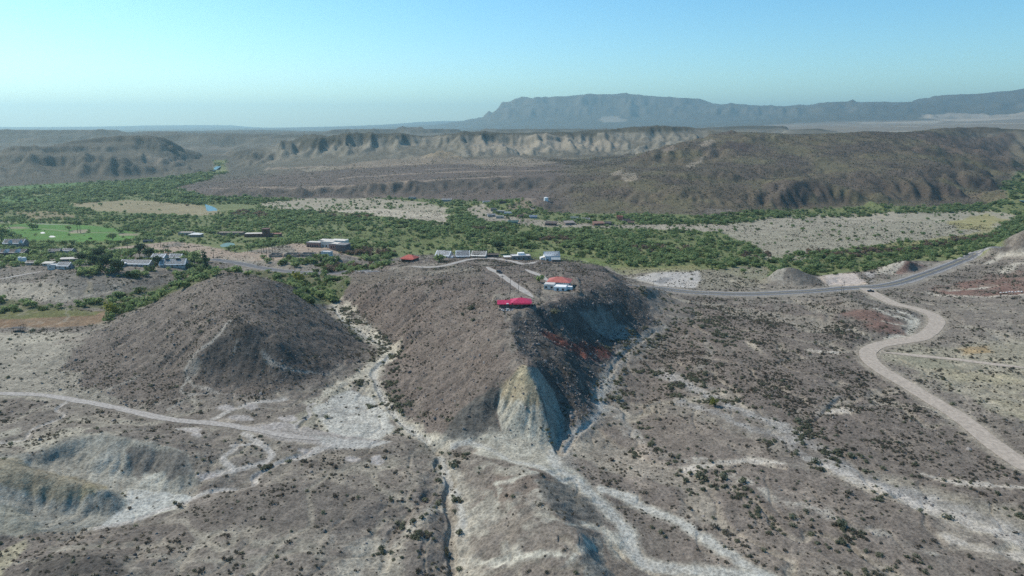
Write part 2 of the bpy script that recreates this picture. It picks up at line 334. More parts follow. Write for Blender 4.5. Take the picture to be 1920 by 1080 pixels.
# ------------------------------------------------------------------ relief: noise, then running water
r_b = np.exp(lr_b).astype(np.float32)
X_b = (r_b[:, None]*np.sin(th_b)[None]).astype(np.float32); Y_b = (r_b[:, None]*np.cos(th_b)[None]).astype(np.float32)
z_b = (q*r_b[:, None]).astype(np.float32)
S_b = (r_b*D)[:, None]
def slope_of(zz):
    gi, gj = np.gradient(zz); return np.hypot(gi, gj)/S_b
sl0 = blur(slope_of(z_b), 3)
def in_poly(px, py, poly):
    ins = np.zeros(px.shape, bool); n = len(poly)
    for k in range(n):
        x1, y1 = poly[k]; x2, y2 = poly[(k+1) % n]
        if y1 == y2: continue
        c = (y1 > py) != (y2 > py)
        ins ^= c & (px < (x2-x1)*(py-y1)/(y2-y1)+x1)
    return ins

CI, CJ = np.meshgrid(lr_b/D, th_b/D, indexing='ij')
def px_mask(poly, feather=0.01):
    """soft mask on the base grid of a polygon given by survey points (u, v, z)"""
    pp = [by_z(*p)[:2] for p in poly]
    m = in_poly(np.broadcast_to(th_b[None], z_b.shape), np.broadcast_to(lr_b[:, None], z_b.shape), pp).astype(np.float32)
    return blur(m, max(1, int((feather/D)**2)))
bad = px_mask([(0,1000,0),(0,820,5),(70,835,6),(170,800,8),(340,830,5),(370,900,0),(240,1000,-2)])*0.5        # the badlands, bottom left
bad = np.maximum(bad, 0.28*px_mask([(986,688,23),(925,735,13),(880,770,8),(930,835,2),(1040,845,0),(1065,790,3),(1030,705,17)]))
bad = np.maximum(bad, 0.9*px_mask([(1075,588,22),(1140,575,20),(1195,620,3),(1165,645,1.5),(1110,630,9)]))
bad = np.maximum(bad, 0.5*px_mask([(1010,880,4),(1120,890,1),(1180,990,0),(1140,1075,0),(1060,1078,4)]))
bad = np.maximum(bad, 0.45*px_mask([(1000,610,26),(1060,575,27),(1170,530,18),(1230,600,2),(1120,740,1),(1060,820,2),(1010,680,22)]))
bad = np.maximum(bad, smooth(6.3, 6.7, lr_b)[:, None])
east = smooth(0.0, 0.10, th_b)[None]*smooth(6.85, 6.95, lr_b)[:, None]*(1-smooth(7.9, 8.1, lr_b))[:, None]     # the rocky hills keep rounder forms
wild = (0.16 + 0.84*bad)*(1-0.45*east)*(1-0.35*smooth(7.3, 7.5, lr_b)[:, None]*(1-smooth(8.6, 8.9, lr_b))[:, None])
rough = smooth(0.10, 0.38, sl0)*wild                 # only slopes are broken up
rough_far = rough*smooth(6.9, 7.3, lr_b)[:, None]
z_b += S_b*rough*(fbm(CI/26, CJ/26, 5, 3)*2.6)*(1-.65*east)
z_b += S_b*rough_far*(ridged(CI/22 + 0.4*fbm(CI/30, CJ/30, 2, 8), CJ/22, 4, 5)-0.5)*4.5*wild*(1-.8*east)
z_b += S_b*smooth(0.02, 0.1, sl0)*fbm(CI/9, CJ/9, 3, 11)*0.35
# flat-topped mesas: a cliff under each cap
mz = smooth(7.48, 7.56, lr_b)[:, None]*(1-smooth(8.2, 8.35, lr_b))[:, None]*(1-smooth(0.08, 0.2, th_b + 0.22*smooth(7.6, 7.75, lr_b)[:, None]*0 - 0.12*(lr_b > 7.72)[:, None]))
def cliff(zz, lo, up, k=0.5):
    e = fbm(CI/30, CJ/30, 4, 21)*4.0
    lo_ = lo+e; t = np.clip((zz-20)/(lo_-20), 0, 1); return zz - up*t*t*(1-smooth(0, 3.5, zz-lo_))   # the slope below is let down, leaving a cliff
z_b = (z_b + mz*(cliff(z_b, np.where(th_b < -0.24, 64, 83)[None], np.where(th_b < -0.24, 12, 7)[None])-z_b)).astype(np.float32)
lm = (1-smooth(-0.30, -0.22, th_b))[None]*mz
z_b = (z_b + lm*(cliff(z_b, 37, 11)-z_b)).astype(np.float32)
# the two cliff bands of the far mountain
mt = smooth(9.05, 9.15, lr_b)[:, None]*smooth(-0.08, -0.03, th_b)[None]
z_b = (z_b + mt*(55*smooth(0, 25, z_b-(300+40*fbm(CI/40, CJ/40, 3, 22)))*np.exp(-np.maximum(z_b-330, 0)/90.0) + 60*smooth(0, 25, z_b-(470+40*fbm(CI/40, CJ/40, 3, 23)))*np.exp(-np.maximum(z_b-500, 0)/80.0))).astype(np.float32)
# buttresses and gullies running down the mesa fronts and the far mountain
def spurs(w, s): return ridged(np.broadcast_to(th_b[None], z_b.shape)/w + 0.5*fbm(CI/40, CJ/40, 3, s), CI*D/0.16, 3, s+1)-0.55
fr = smooth(7.5, 7.56, lr_b)[:, None]*(1-smooth(7.74, 7.82, lr_b))[:, None]*smooth(-0.40, -0.33, th_b)[None]*(1-smooth(0.26, 0.32, th_b))[None]
z_b = (z_b + fr*smooth(30, 55, z_b)*(1-.75*smooth(84, 98, z_b))*(spurs(0.030, 120)*26 + spurs(0.011, 124)*9)).astype(np.float32)
fl = smooth(7.36, 7.44, lr_b)[:, None]*(1-smooth(7.68, 7.74, lr_b))[:, None]*(1-smooth(-0.36, -0.31, th_b))[None]
z_b = (z_b + fl*smooth(-2, 12, z_b)*(1-.7*smooth(62, 76, z_b))*(spurs(0.030, 128)*13 + spurs(0.012, 132)*6)).astype(np.float32)
fm = smooth(9.02, 9.15, lr_b)[:, None]*(1-smooth(9.5, 9.6, lr_b))[:, None]*smooth(-0.06, 0.0, th_b)[None]
z_b = (z_b + fm*smooth(90, 200, z_b)*(1-.6*smooth(480, 620, z_b))*(spurs(0.062, 136)*85 + spurs(0.017, 140)*40)*(.5+.8*smooth(-.4, .5, fbm(CI/50, CJ/60, 2, 145)))).astype(np.float32)
# layered plateau country beyond the mesas
pl = smooth(8.2, 8.35, lr_b)[:, None]*(1-smooth(8.95, 9.05, lr_b))[:, None]*(1-smooth(0.22, 0.3, th_b))[None]
zp = z_b - 15*smooth(8.35, 8.6, lr_b)[:, None] + pl*fbm(CI/24, CJ/40, 5, 24)*17
z_b = (z_b + pl*((np.floor(zp/24) + smooth(0.30, 0.62, zp/24-np.floor(zp/24)))*24 - z_b)).astype(np.float32)
# crags on the right-hand hills
crag = smooth(0.03, 0.12, th_b)[None]*smooth(6.95, 7.05, lr_b)[:, None]*(1-smooth(7.75, 7.95, lr_b))[:, None]*smooth(0.08, 0.2, sl0)
z_b += S_b*crag*(fbm(CI/18, CJ/26, 4, 33)*.7 + smooth(0.45, 0.75, fbm(CI/16, CJ/30, 3, 34))*1.1)

hard = np.ones_like(z_b)                             # how readily the ground erodes
hard *= (0.15 + 0.85*smooth(0.12, 0.3, sl0))*wild
def erode(zz, n, steps, seed, ks=1.0):
    g = np.random.default_rng(seed)
    H, W = zz.shape
    wgt = (smooth(0.08, 0.3, sl0)*(0.35+0.65*(lr_b > 6.8)[:, None])).ravel().astype(np.float64); cdf = np.cumsum(wgt); cdf /= cdf[-1]
    k = np.searchsorted(cdf, g.random(n))
    i = (k//W).astype(np.float32) + g.random(n).astype(np.float32)-0.5; j = (k % W).astype(np.float32) + g.random(n).astype(np.float32)-0.5
    i = np.clip(i, 1, H-3); j = np.clip(j, 1, W-3)
    di = np.zeros(n, np.float32); dj = np.zeros(n, np.float32); vel = np.ones(n, np.float32); sed = np.zeros(n, np.float32); wat = np.ones(n, np.float32)
    Sv = S_b[:, 0]
    def splat(i0, j0, fi, fj, amt):
        b = i0*W + j0
        idx = np.concatenate([b, b+1, b+W, b+W+1]); w = np.concatenate([amt*(1-fi)*(1-fj), amt*(1-fi)*fj, amt*fi*(1-fj), amt*fi*fj])
        return np.bincount(idx, w, H*W).reshape(H, W).astype(np.float32)
    for s in range(steps):
        i0 = i.astype(int); j0 = j.astype(int); fi = i-i0; fj = j-j0; S = Sv[i0]
        a = zz[i0, j0]; b = zz[i0, j0+1]; c = zz[i0+1, j0]; d = zz[i0+1, j0+1]
        gi = ((c-a)*(1-fj) + (d-b)*fj)/S; gj = ((b-a)*(1-fi) + (d-c)*fi)/S
        h = (a*(1-fi)*(1-fj) + b*(1-fi)*fj + c*fi*(1-fj) + d*fi*fj)
        di = di*0.25 - gi*0.75; dj = dj*0.25 - gj*0.75
        L = np.hypot(di, dj) + 1e-6; di /= L; dj /= L
        ni = np.clip(i+di, 1, H-3); nj = np.clip(j+dj, 1, W-3)
        k0 = ni.astype(int); l0 = nj.astype(int); f2 = ni-k0; f3 = nj-l0
        h2 = zz[k0, l0]*(1-f2)*(1-f3) + zz[k0, l0+1]*(1-f2)*f3 + zz[k0+1, l0]*f2*(1-f3) + zz[k0+1, l0+1]*f2*f3
        dh = (h2-h)/S
        cap = np.maximum(-dh, 0.01)*vel*wat*3.0
        up = dh > 0
        dep = np.where(up, np.minimum(dh, sed), np.maximum(sed-cap, 0)*0.25)
        ero = np.where(up, 0, np.minimum(np.maximum(cap-sed, 0)*0.28, -dh*0.6))*hard[i0, j0]*ks
        zz += splat(i0, j0, fi, fj, (dep-ero)*S)
        sed += ero-dep
        vel = np.sqrt(np.maximum(vel*vel*0.9 - dh*1.2, 0.05)); vel = np.minimum(vel, 3)
        wat *= 0.975
        i, j = ni, nj
    return zz
z_pre = z_b.copy()
for k in range(4): z_b = erode(z_b, 45000, 34, k, 0.45)
z_b = np.where(np.isfinite(z_b), z_b, z_pre)
dz_e = np.clip((z_b-z_pre)/S_b, -5, 4)
z_b = z_pre + blur(dz_e, 1)*S_b
print('eroded', round(time.time()-T0, 1), float(np.abs(dz_e).mean()))

# ------------------------------------------------------------------ where a sight line of the survey camera meets the ground
def zat(th, lr, grid=None):
    g = z_b if grid is None else grid
    fi = np.clip((np.asarray(lr)-LR0)/D, 0, g.shape[0]-1.001); fj = np.clip((np.asarray(th)-TH0)/D, 0, g.shape[1]-1.001)
    i = fi.astype(int); j = fj.astype(int); ti = fi-i; tj = fj-j
    return (g[i, j]*(1-ti)+g[i+1, j]*ti)*(1-tj) + (g[i, j+1]*(1-ti)+g[i+1, j+1]*ti)*tj
_LRS = np.arange(LR0, LR1-0.002, 0.0015)
def hit(u, v, off=0.0):
    """-> (theta, ln r) of the ground seen at survey pixel u, v"""
    dx, dy, dz = ray(u, v); hyp = math.hypot(dx, dy); th = math.atan2(dx, dy); tan = dz/hyp
    zz = zat(np.full(len(_LRS), th), _LRS)+off
    below = HC + np.exp(_LRS)*tan <= zz
    k = int(np.argmax(below)) if below.any() else len(_LRS)-1
    return th, float(_LRS[k])
def hits(pts): return np.array([hit(u, v) for u, v in pts])
def world(th, lr):
    r = np.exp(lr); return r*np.sin(th), r*np.cos(th)
# ------------------------------------------------------------------ the fine grid the ground is drawn on
def seg(a, b, d): n = max(1, int(round(abs(b-a)/d))); return list(np.linspace(a, b, n, endpoint=False))
th_m = np.array(seg(-math.pi, -0.95, 0.08) + seg(-0.95, -0.735, 0.006) + seg(-0.735, 0.735, 0.00162) + seg(0.735, 0.95, 0.006) + seg(0.95, math.pi, 0.08) + [math.pi])
lr_m = np.array(seg(math.log(20), math.log(130), 0.05) + seg(math.log(130), math.log(470), 0.0034) + seg(math.log(470), math.log(2600), 0.0048) + seg(math.log(2600), math.log(25500), 0.009) + [math.log(25500)])
NR, NT = len(lr_m), len(th_m)
r_m = np.exp(lr_m)
def cubic(a, f, axis):
    n = a.shape[axis]; f = np.clip(f, 0, n-1.001); i = f.astype(int); t = (f-i).astype(np.float32)
    w = [-0.5*t**3+t*t-0.5*t, 1.5*t**3-2.5*t*t+1, -1.5*t**3+2*t*t+0.5*t, 0.5*t**3-0.5*t*t]
    out = 0
    for k in range(4):
        idx = np.clip(i-1+k, 0, n-1); s = [1, 1]; s[axis] = -1
        out = out + np.take(a, idx, axis)*w[k].reshape(s)
    return out
def up(a): return cubic(cubic(a, (lr_m-LR0)/D, 0), (th_m-TH0)/D, 1).astype(np.float32)
Z = up(z_b)
SL = np.clip(up(blur(slope_of(z_b), 1)), 0, 3)
WILD = np.clip(up(bad), 0, 1)
X = (r_m[:, None]*np.sin(th_m)[None]).astype(np.float32); Y = (r_m[:, None]*np.cos(th_m)[None]).astype(np.float32)
out_t = smooth(0.84, 1.5, np.abs(th_m))[None]
zg = (fbm(X/700, Y/700, 4, 50)*0.02*r_m[:, None]*smooth(5, 7, lr_m)[:, None] + 0.012*r_m[:, None]*smooth(6.8, 9, lr_m)[:, None]).astype(np.float32)
Z = Z*(1-out_t) + zg*out_t
Z[:, -1] = Z[:, 0]
nz = smooth(3.6, 4.9, lr_m)[:, None]
Z = Z*nz - 2.0*(1-nz)
LRG = np.broadcast_to(lr_m[:, None], Z.shape).astype(np.float32); THG = np.broadcast_to(th_m[None], Z.shape).astype(np.float32)
near = (1-smooth(6.2, 6.9, LRG))
Z0 = Z.copy()
# fine lumps, stones and rills; size follows what the slope carries
Z += near*(0.35 + 1.3*smooth(0.1, 0.4, SL))*(fbm(X/9, Y/9, 3, 60)*0.28 + fbm(X/2.6, Y/2.6, 2, 61)*0.15).astype(np.float32)
hillm = smooth(0.03, 0.12, THG)*smooth(6.95, 7.05, LRG)*(1-smooth(7.75, 7.95, LRG))*smooth(0.05, 0.2, SL)
Z += hillm*(fbm(X/34, Y/34, 4, 62)*1.6 + ridged(X/60, Y/60, 3, 63)*1.8 + ridged(X/27 + .3*fbm(X/40, Y/40, 2, 66), Y/27, 4, 65)*3.4 - 2.4)
mid = smooth(6.5, 7.0, LRG)
Z += mid*(0.15+smooth(0.08, 0.3, SL))*fbm(LRG/0.012, THG/0.012, 3, 64)*0.0012*np.exp(LRG)
# rills and braided runnels of the open ground
flat = near*(1-smooth(0.16, 0.3, SL))
ax, ay = 0.58, -0.815
Sa, Sb = X*ax + Y*ay, X*ay - Y*ax
east_ = smooth(0.03, 0.12, THG)
wx, wy = fbm(X/30, Y/30, 3, 90)*0.5, fbm(X/30, Y/30, 3, 91)*0.5
rv = np.where(east_ > .5, 1-np.abs(vnoise(Sa/80 + wx*.6, Sb/21 + wy, 92)*2-1), 1-np.abs(vnoise(X/38 + wx, Y/38 + wy, 93)*2-1))
rv2 = 1-np.abs(vnoise(X/14 + wx, Y/14 + wy, 94)*2-1)
RILL = flat*smooth(0.86, 0.97, rv); RILL2 = near*(1-smooth(0.5, 0.8, SL))*smooth(0.88, 0.98, rv2)
Z -= RILL*np.where(east_ > .5, .8, .22) + RILL2*0.34
Z += flat*fbm(X/22, Y/22, 3, 95)*0.5
NI = LRG/0.0034; NJ = THG/0.0034

def sdf(poly, I, J, closed=True):
    """distance (radians of arc) from grid cells to a polygon or polyline, negative inside"""
    px = THG[I, J]; py = LRG[I, J]
    d = np.full(px.shape, 1e9, np.float32); P_ = list(poly)
    pairs = list(zip(P_, P_[1:] + P_[:1])) if closed else list(zip(P_[:-1], P_[1:]))
    for (x1, y1), (x2, y2) in pairs:
        vx, vy = x2-x1, y2-y1; L = vx*vx+vy*vy+1e-12
        t = np.clip(((px-x1)*vx+(py-y1)*vy)/L, 0, 1)
        d = np.minimum(d, (px-x1-t*vx)**2+(py-y1-t*vy)**2)
    d = np.sqrt(d)
    if closed: d = np.where(in_poly(px, py, P_), -d, d)
    return d
def window(poly, pad):
    a = np.array(poly); lo = a.min(0)-pad; hi = a.max(0)+pad
    j0, j1 = np.searchsorted(th_m, [lo[0], hi[0]]); i0, i1 = np.searchsorted(lr_m, [lo[1], hi[1]])
    return slice(max(i0-1, 0), min(i1+1, NR)), slice(max(j0-1, 0), min(j1+1, NT))
WARP = fbm(NI/9, NJ/9, 4, 70)          # -1..1, for ragged edges
WARP2 = fbm(NI/3.2, NJ/3.2, 3, 71)
def area(pts, feather=4, ragged=0.0):
    """soft 0..1 mask of a patch of ground outlined by sight lines; feather and ragged in survey pixels"""
    poly = [tuple(p) for p in hits(pts)]
    k = 0.00077; pad = (feather+ragged*1.5+2)*k
    I, J = window(poly, pad)
    m = np.zeros(Z.shape, np.float32)
    if I.start >= I.stop or J.start >= J.stop: return m
    d = sdf(poly, I, J) + k*ragged*(WARP[I, J] + 0.5*WARP2[I, J])
    m[I, J] = 1-smooth(-feather*k, feather*k, d)
    return m
def dens(poly, n=6):
    out = []
    for k in range(len(poly)-1):
        p0 = poly[max(k-1, 0)]; p1 = poly[k]; p2 = poly[k+1]; p3 = poly[min(k+2, len(poly)-1)]
        for s in range(n):
            t = s/n
            out.append(tuple(0.5*((2*p1[i]) + (-p0[i]+p2[i])*t + (2*p0[i]-5*p1[i]+4*p2[i]-p3[i])*t*t + (-p0[i]+3*p1[i]-3*p2[i]+p3[i])*t**3) for i in range(2)))
    return out + [tuple(poly[-1])]
def strip(pts, half_m, soft_m=None, ragged=0.0, taper=False):
    """soft mask of a path or a watercourse, widths in metres on the ground"""
    poly = dens([tuple(p) for p in hits(pts)], 5)
    soft = soft_m or half_m*0.5
    rmin = math.exp(min(p[1] for p in poly)); pad = (half_m+soft)*2.2/rmin
    I, J = window(poly, pad)
    m = np.zeros(Z.shape, np.float32)
    d = sdf(poly, I, J, False)*np.exp(LRG[I, J]) + ragged*(WARP[I, J]*0.7+WARP2[I, J]*0.5)
    m[I, J] = 1-smooth(half_m-soft, half_m+soft, d)
    return m

FIN = area([(986,690),(938,732),(930,770),(945,822),(1036,842),(1050,838),(1062,790),(1040,735),(1012,696)], 2, 0)     # the bare clay fin keeps smooth faces with fine rills
Z = Z*(1-FIN) + FIN*(Z0 - 0.32*ridged((X-.25*Y)/1.9 + .3*fbm(X/6, Y/6, 2, 150), Y/14, 2, 151))
BADL = .75*area([(0,850),(60,855),(82,845),(165,812),(235,820),(350,845),(372,900),(300,925),(190,925),(60,995),(-30,1000)], 4, 0)
Z = Z*(1-BADL) + BADL*(Z0 - 0.45*ridged((X+.5*Y)/2.6 + .3*fbm(X/6, Y/6, 2, 152), (Y-.5*X)/16, 2, 153))
# ------------------------------------------------------------------ roads: bed cut into the ground, surface laid on top
def road_path(pts, n=8, step=1.6):
    p = dens([tuple(a) for a in hits(pts)], n)
    w = np.array([world(a[0], a[1]) for a in p]); L = np.concatenate([[0], np.cumsum(np.hypot(*np.diff(w, axis=0).T))])
    m = max(3, int(L[-1]/step)); s = np.linspace(0, L[-1], m)
    w = np.stack([np.interp(s, L, w[:, 0]), np.interp(s, L, w[:, 1])], 1)
    th = np.arctan2(w[:, 0], w[:, 1]); lr = np.log(np.hypot(w[:, 0], w[:, 1]))
    zz = zat(th, lr); k = min(21, (m//2)*2-1)
    if k > 2:
        zz = np.convolve(np.pad(zz, k//2, mode='edge'), np.ones(k)/k, 'valid')
        for c in (0, 1): w[:, c] = np.convolve(np.pad(w[:, c], 3, mode='reflect', reflect_type='odd'), np.ones(7)/7, 'valid')
    return np.concatenate([w, zz[:, None]], 1)
def cut_bed(path, half, blend):
    th = np.arctan2(path[:, 0], path[:, 1]); lr = np.log(np.hypot(path[:, 0], path[:, 1]))
    poly = list(zip(th, lr)); pad = (half+blend)/math.exp(lr.min())*1.3
    for a in range(0, len(poly)-1, 24):
        b = min(a+25, len(poly)); I, J = window(poly[a:b], pad)
        if I.stop <= I.start or J.stop <= J.start: continue
        gx, gy = X[I, J], Y[I, J]
        best = np.full(gx.shape, 1e9, np.float32); bz = np.zeros(gx.shape, np.float32)
        for k in range(a, b):
            d = np.hypot(gx-path[k, 0], gy-path[k, 1]); s = d < best
            best = np.where(s, d, best); bz = np.where(s, path[k, 2], bz)
        w = 1-smooth(half, half+blend, best)
        Z[I, J] = Z[I, J]*(1-w) + (bz-0.05)*w
for pts_, w_, d_ in (([(822,862),(824,880),(846,905),(838,930),(840,950),(851,985),(845,1010),(847,1045),(853,1090)], 1.3, 1.5), ([(806,925),(795,940),(770,962),(752,985),(735,1003),(724,1040),(720,1070)], 1.2, .55), ([(1052,850),(1045,840),(1048,820),(1056,790)], 1.3, 1.6), ([(738,664),(712,684),(700,700),(714,735),(735,770),(760,795),(800,826),(822,850)], 1.3, 1.0), ([(626,575),(645,600),(680,625),(725,655)], 1.2, .8),
                     ([(578,846),(500,878),(478,895),(478,907),(440,914),(400,920)], .9, .8), ([(125,755),(106,768),(122,776),(90,791),(60,806),(46,824)], .7, .6), ([(580,780),(562,800),(560,812)], .8, .7), ([(1228,622),(1196,644),(1160,674),(1142,705)], 1.0, .7), ([(1060,845),(1075,820),(1110,790)], .9, .7), ([(1570,748),(1556,762),(1530,790)], .9, .7), ([(1240,860),(1330,868),(1400,868),(1470,880)], .8, .6), ([(780,985),(800,1000),(790,1040)], .8, .6)):
    Z -= d_*strip(pts_, w_, w_*.55, .5)
ROADS = {}
def road(name, pts, half, blend=None, lift=0.0):
    p = road_path(pts); p[:, 2] += lift
    cut_bed(p, half+0.6, blend or half*1.6+2); ROADS[name] = (p, half)
HIGHWAY = [(1186,534.5),(1206,537.5),(1230,541),(1300,548),(1380,551.5),(1450,550),(1520,545.5),(1580,541),(1640,538),(1685,530),(1730,516),(1765,503),(1800,490),(1830,478),(1856,467),(1880,461)]
HIGHWAY_W = [(395,486),(425,490),(460,496),(500,504),(540,509),(585,511.5),(630,512),(665,510.5),(700,508)]
DIRT = [(1935,880),(1905,864),(1860,832),(1800,783),(1745,750),(1690,716),(1650,692),(1630,674),(1628,659),(1650,647),(1690,640),(1725,634),(1748,618),(1757,602),(1747,589),(1715,579),(1680,570),(1655,560),(1635,549),(1622,541)]
SPUR = [(1655,661),(1690,664),(1740,669),(1800,675),(1850,681),(1900,687),(1940,692)]
TOWN = [(770,500),(815,500),(850,494),(880,487),(910,484),(950,488),(985,493),(1010,490)]
RIDGE = [(912,501),(928,508),(950,523),(970,537),(987,549),(1000,558)]
RIDGE2 = [(985,506),(1003,512),(1018,520),(1027,527)]
WEST = [(-30,737),(30,738),(90,742),(150,752),(230,767),(290,781),(340,790),(400,794),(470,805),(540,818),(600,826)]
TAPER = ('west', 'ridge', 'ridge2', 'town', 'mesa', 'spur')
MESA_R = [(-20,527),(20,520),(55,513),(88,507)]
road('highway', HIGHWAY, 5.2); road('highway_west', HIGHWAY_W, 4.6)
road('dirt', DIRT, 4.6); road('spur', SPUR, 2.6); road('town', TOWN, 2.8); road('ridge', RIDGE, 2.6); road('ridge2', RIDGE2, 2.2); road('west', WEST, 2.6); road('mesa', MESA_R, 2.2)
def pad(pts_px, z=None, feather=6):
    m = area(pts_px, feather)
    zz = float((Z*m).sum()/max(m.sum(), 1e-6)) if z is None else z
    Z[:] = Z*(1-m) + zz*m
    return zz
pad([(925,580),(925,556),(1005,552),(1030,566),(1010,582)], None, 3)
pad([(1010,556),(1015,525),(1085,525),(1090,552)], None, 3)
print('roads', NR, NT, round(time.time()-T0, 1))
# ------------------------------------------------------------------ what the ground is made of (base colours, with the hill knob's front shadow painted in)
C = np.empty(Z.shape + (3,), np.float32)
def paint(m, c, op=1.0):
    m = np.clip(m*op, 0, 1)[..., None]
    C[:] = C*(1-m) + np.array(c, np.float32)*m
n1 = fbm(X/70, Y/70, 4, 80); n2 = fbm(NI/14, NJ/14, 4, 81); n3 = fbm(X/16, Y/16, 3, 82); n4 = fbm(NI/4, NJ/4, 2, 83); n5 = fbm(X/5, Y/5, 3, 84)
FIELD = np.zeros(Z.shape, np.float32)          # share of ground under riverside bushes
RUST = np.zeros(Z.shape, np.float32)           # share of those that are dry and rust-brown
SCRUB = np.ones(Z.shape, np.float32)           # density of desert shrubs
STONE = np.zeros(Z.shape, np.float32)          # density of loose stones
C[:] = (0.215, 0.195, 0.182)
paint(smooth(-0.1, 0.7, n1 + 0.5*n2), (0.165, 0.147, 0.138), 0.85)
paint(smooth(0.15, 0.8, -n1 + 0.5*n4), (0.27, 0.25, 0.225), 0.6)
paint(smooth(0.35, 0.8, n3 + 0.4*n5), (0.31, 0.285, 0.25), 0.35)
paint(RILL, (0.33, 0.31, 0.275), .65); paint(RILL2, (0.28, 0.262, 0.235), .5)
# right-hand plain: purple-brown pavement between pale washes
plain = area([(1130,760),(1240,640),(1300,570),(1560,560),(1620,660),(1720,760),(1930,890),(1930,960),(1700,900),(1560,860),(1440,780),(1290,740)], 12, 14)
paint(plain, (0.175, 0.152, 0.143), 0.75)
m = area([(1240,1090),(1290,990),(1200,940),(1090,840),(1130,800),(1300,780),(1480,870),(1700,940),(1900,1090)], 14, 22)
paint(m, (0.20, 0.175, 0.163), 0.75); paint(m*smooth(0.1, 0.6, n3), (0.30, 0.265, 0.24), 0.6)
for pts, w, op in (([(1240,700),(1330,742),(1380,768),(1440,790),(1500,822),(1555,858),(1620,893),(1700,922),(1790,950),(1935,1010)], 4.0, .8), ([(1280,753),(1340,775),(1400,800),(1460,818),(1500,850),(1560,880),(1640,905),(1730,935)], 3.0, .5),
                   ([(1150,722),(1162,783),(1190,815),(1240,850),(1300,868),(1400,866),(1470,868)], 2.6, .6), ([(1300,868),(1380,905),(1460,935),(1540,965),(1640,1000),(1760,1050)], 3, .5)):
    m = strip(pts, w, w*0.7, 3.4)*(.45+.55*smooth(-.3, .4, n5+.6*n3)); paint(m, (0.30, 0.285, 0.272), op); paint(m*smooth(0.0, 0.5, n5), (0.40, 0.385, 0.36), 0.7); SCRUB *= 1-0.7*m; STONE = np.maximum(STONE, m*0.9)
for pts, w in (([(1560,880),(1650,915),(1730,945),(1840,985),(1930,1020)], 3.5), ([(1730,890),(1790,905),(1850,910),(1925,915)], 1.6), ([(1290,880),(1350,868),(1400,866),(1470,872)], 2), ([(1600,905),(1660,915),(1700,930)], 3), ([(1790,1010),(1850,1030),(1920,1040)], 3),
               ([(1400,640),(1420,655),(1440,668)], 2), ([(1520,656),(1550,660),(1580,660)], 2.2), ([(1530,778),(1560,772),(1590,770)], 2.2), ([(1350,730),(1380,755),(1410,770)], 1.6), ([(1830,740),(1870,760),(1920,780)], 3)):
    paint(strip(pts, w, w*0.7, 3.0), (0.52, 0.475, 0.415), 0.75)
m = area([(1150,850),(1210,830),(1240,870),(1200,900),(1160,880)], 6, 10); paint(m, (0.34, 0.30, 0.27), 0.7)
# faint old tracks on the plain
for pts, w in (([(1570,745),(1555,760),(1535,780)], 2.4), ([(1320,640),(1330,660),(1310,690)], 2), ([(1240,690),(1300,715),(1340,730)], 1.5), ([(1460,590),(1455,570),(1450,556)], 1.6), ([(1180,660),(1230,640),(1290,630)], 1.2)):
    paint(strip(pts, w, w*0.6, 0.8), (0.26, 0.245, 0.23), 0.8)
# pale and ochre ground to the right of the dirt road
m = area([(1655,668),(1690,652),(1760,648),(1850,640),(1940,642),(1940,800),(1850,765),(1790,738),(1725,705)], 10, 16); paint(m, (0.335, 0.318, 0.262), 0.8)
paint(area([(1690,672),(1760,668),(1800,690),(1730,690)], 5, 5), (0.25, 0.25, 0.20), 0.7)
paint(area([(1790,650),(1850,648),(1860,662),(1800,665)], 5, 7), (0.40, 0.29, 0.16), 0.7)
paint(area([(1760,690),(1900,700),(1930,720),(1800,715)], 6, 8), (0.36, 0.335, 0.25), 0.6); paint(area([(1860,745),(1930,760),(1930,790),(1880,770)], 6, 8), (0.36, 0.335, 0.25), 0.7)
# red and white clay
red = (0.185, 0.105, 0.092)
m = area([(1585,588),(1635,578),(1690,606),(1702,628),(1680,634),(1630,616)], 12, 14); paint(m, red, 0.7); SCRUB *= 1-0.6*m
for pts, w in (([(1640,578),(1665,590),(1700,600),(1712,612)], 2), ([(1672,582),(1700,590),(1716,600),(1706,622),(1716,630)], 2.2), ([(1655,602),(1680,608),(1705,612)], 1.2), ([(1665,633),(1685,628),(1705,632)], 2.4)):
    paint(strip(pts, w, w*0.6, 1.2), (0.52, 0.50, 0.46), 0.9)
m = area([(1735,542),(1800,530),(1850,515),(1940,505),(1940,555),(1850,556),(1780,556)], 6, 10); paint(m, (0.20, 0.115, 0.10), 0.75); paint(m*smooth(0.2, 0.6, n3), (0.17, 0.15, 0.14), 0.7)
for pts, w in (([(1780,546),(1815,543),(1850,540)], 2), ([(1740,548),(1770,555),(1850,556),(1930,553)], 2.6), ([(1850,495),(1875,482),(1900,478),(1930,476)], 3.5), ([(1880,512),(1900,498),(1930,490)], 4), ([(1800,492),(1830,496),(1860,492)], 2)):
    paint(strip(pts, w, w*0.7, 2.5), (0.50, 0.475, 0.44), 0.85)
paint(area([(1840,470),(1870,450),(1895,440),(1940,432),(1940,470),(1880,476)], 4, 6), (0.135, 0.122, 0.118), 0.85)
m = area([(1660,506),(1690,487),(1720,486),(1752,505),(1740,513),(1690,517)], 3, 2); paint(m, (0.17, 0.155, 0.15)); paint(area([(1640,512),(1680,489),(1700,490),(1680,515)], 3, 4), (0.42, 0.40, 0.37), .8); paint(area([(1682,514),(1700,494),(1722,492),(1742,508),(1715,516)], 3, 5), red, .8)
m = area([(1432,526),(1465,498),(1490,497),(1560,530),(1500,535)], 3, 3); paint(m, (0.165, 0.155, 0.148)); paint(area([(1437,528),(1452,505),(1475,505),(1470,527)], 3, 5), (0.34, 0.33, 0.31), .6)
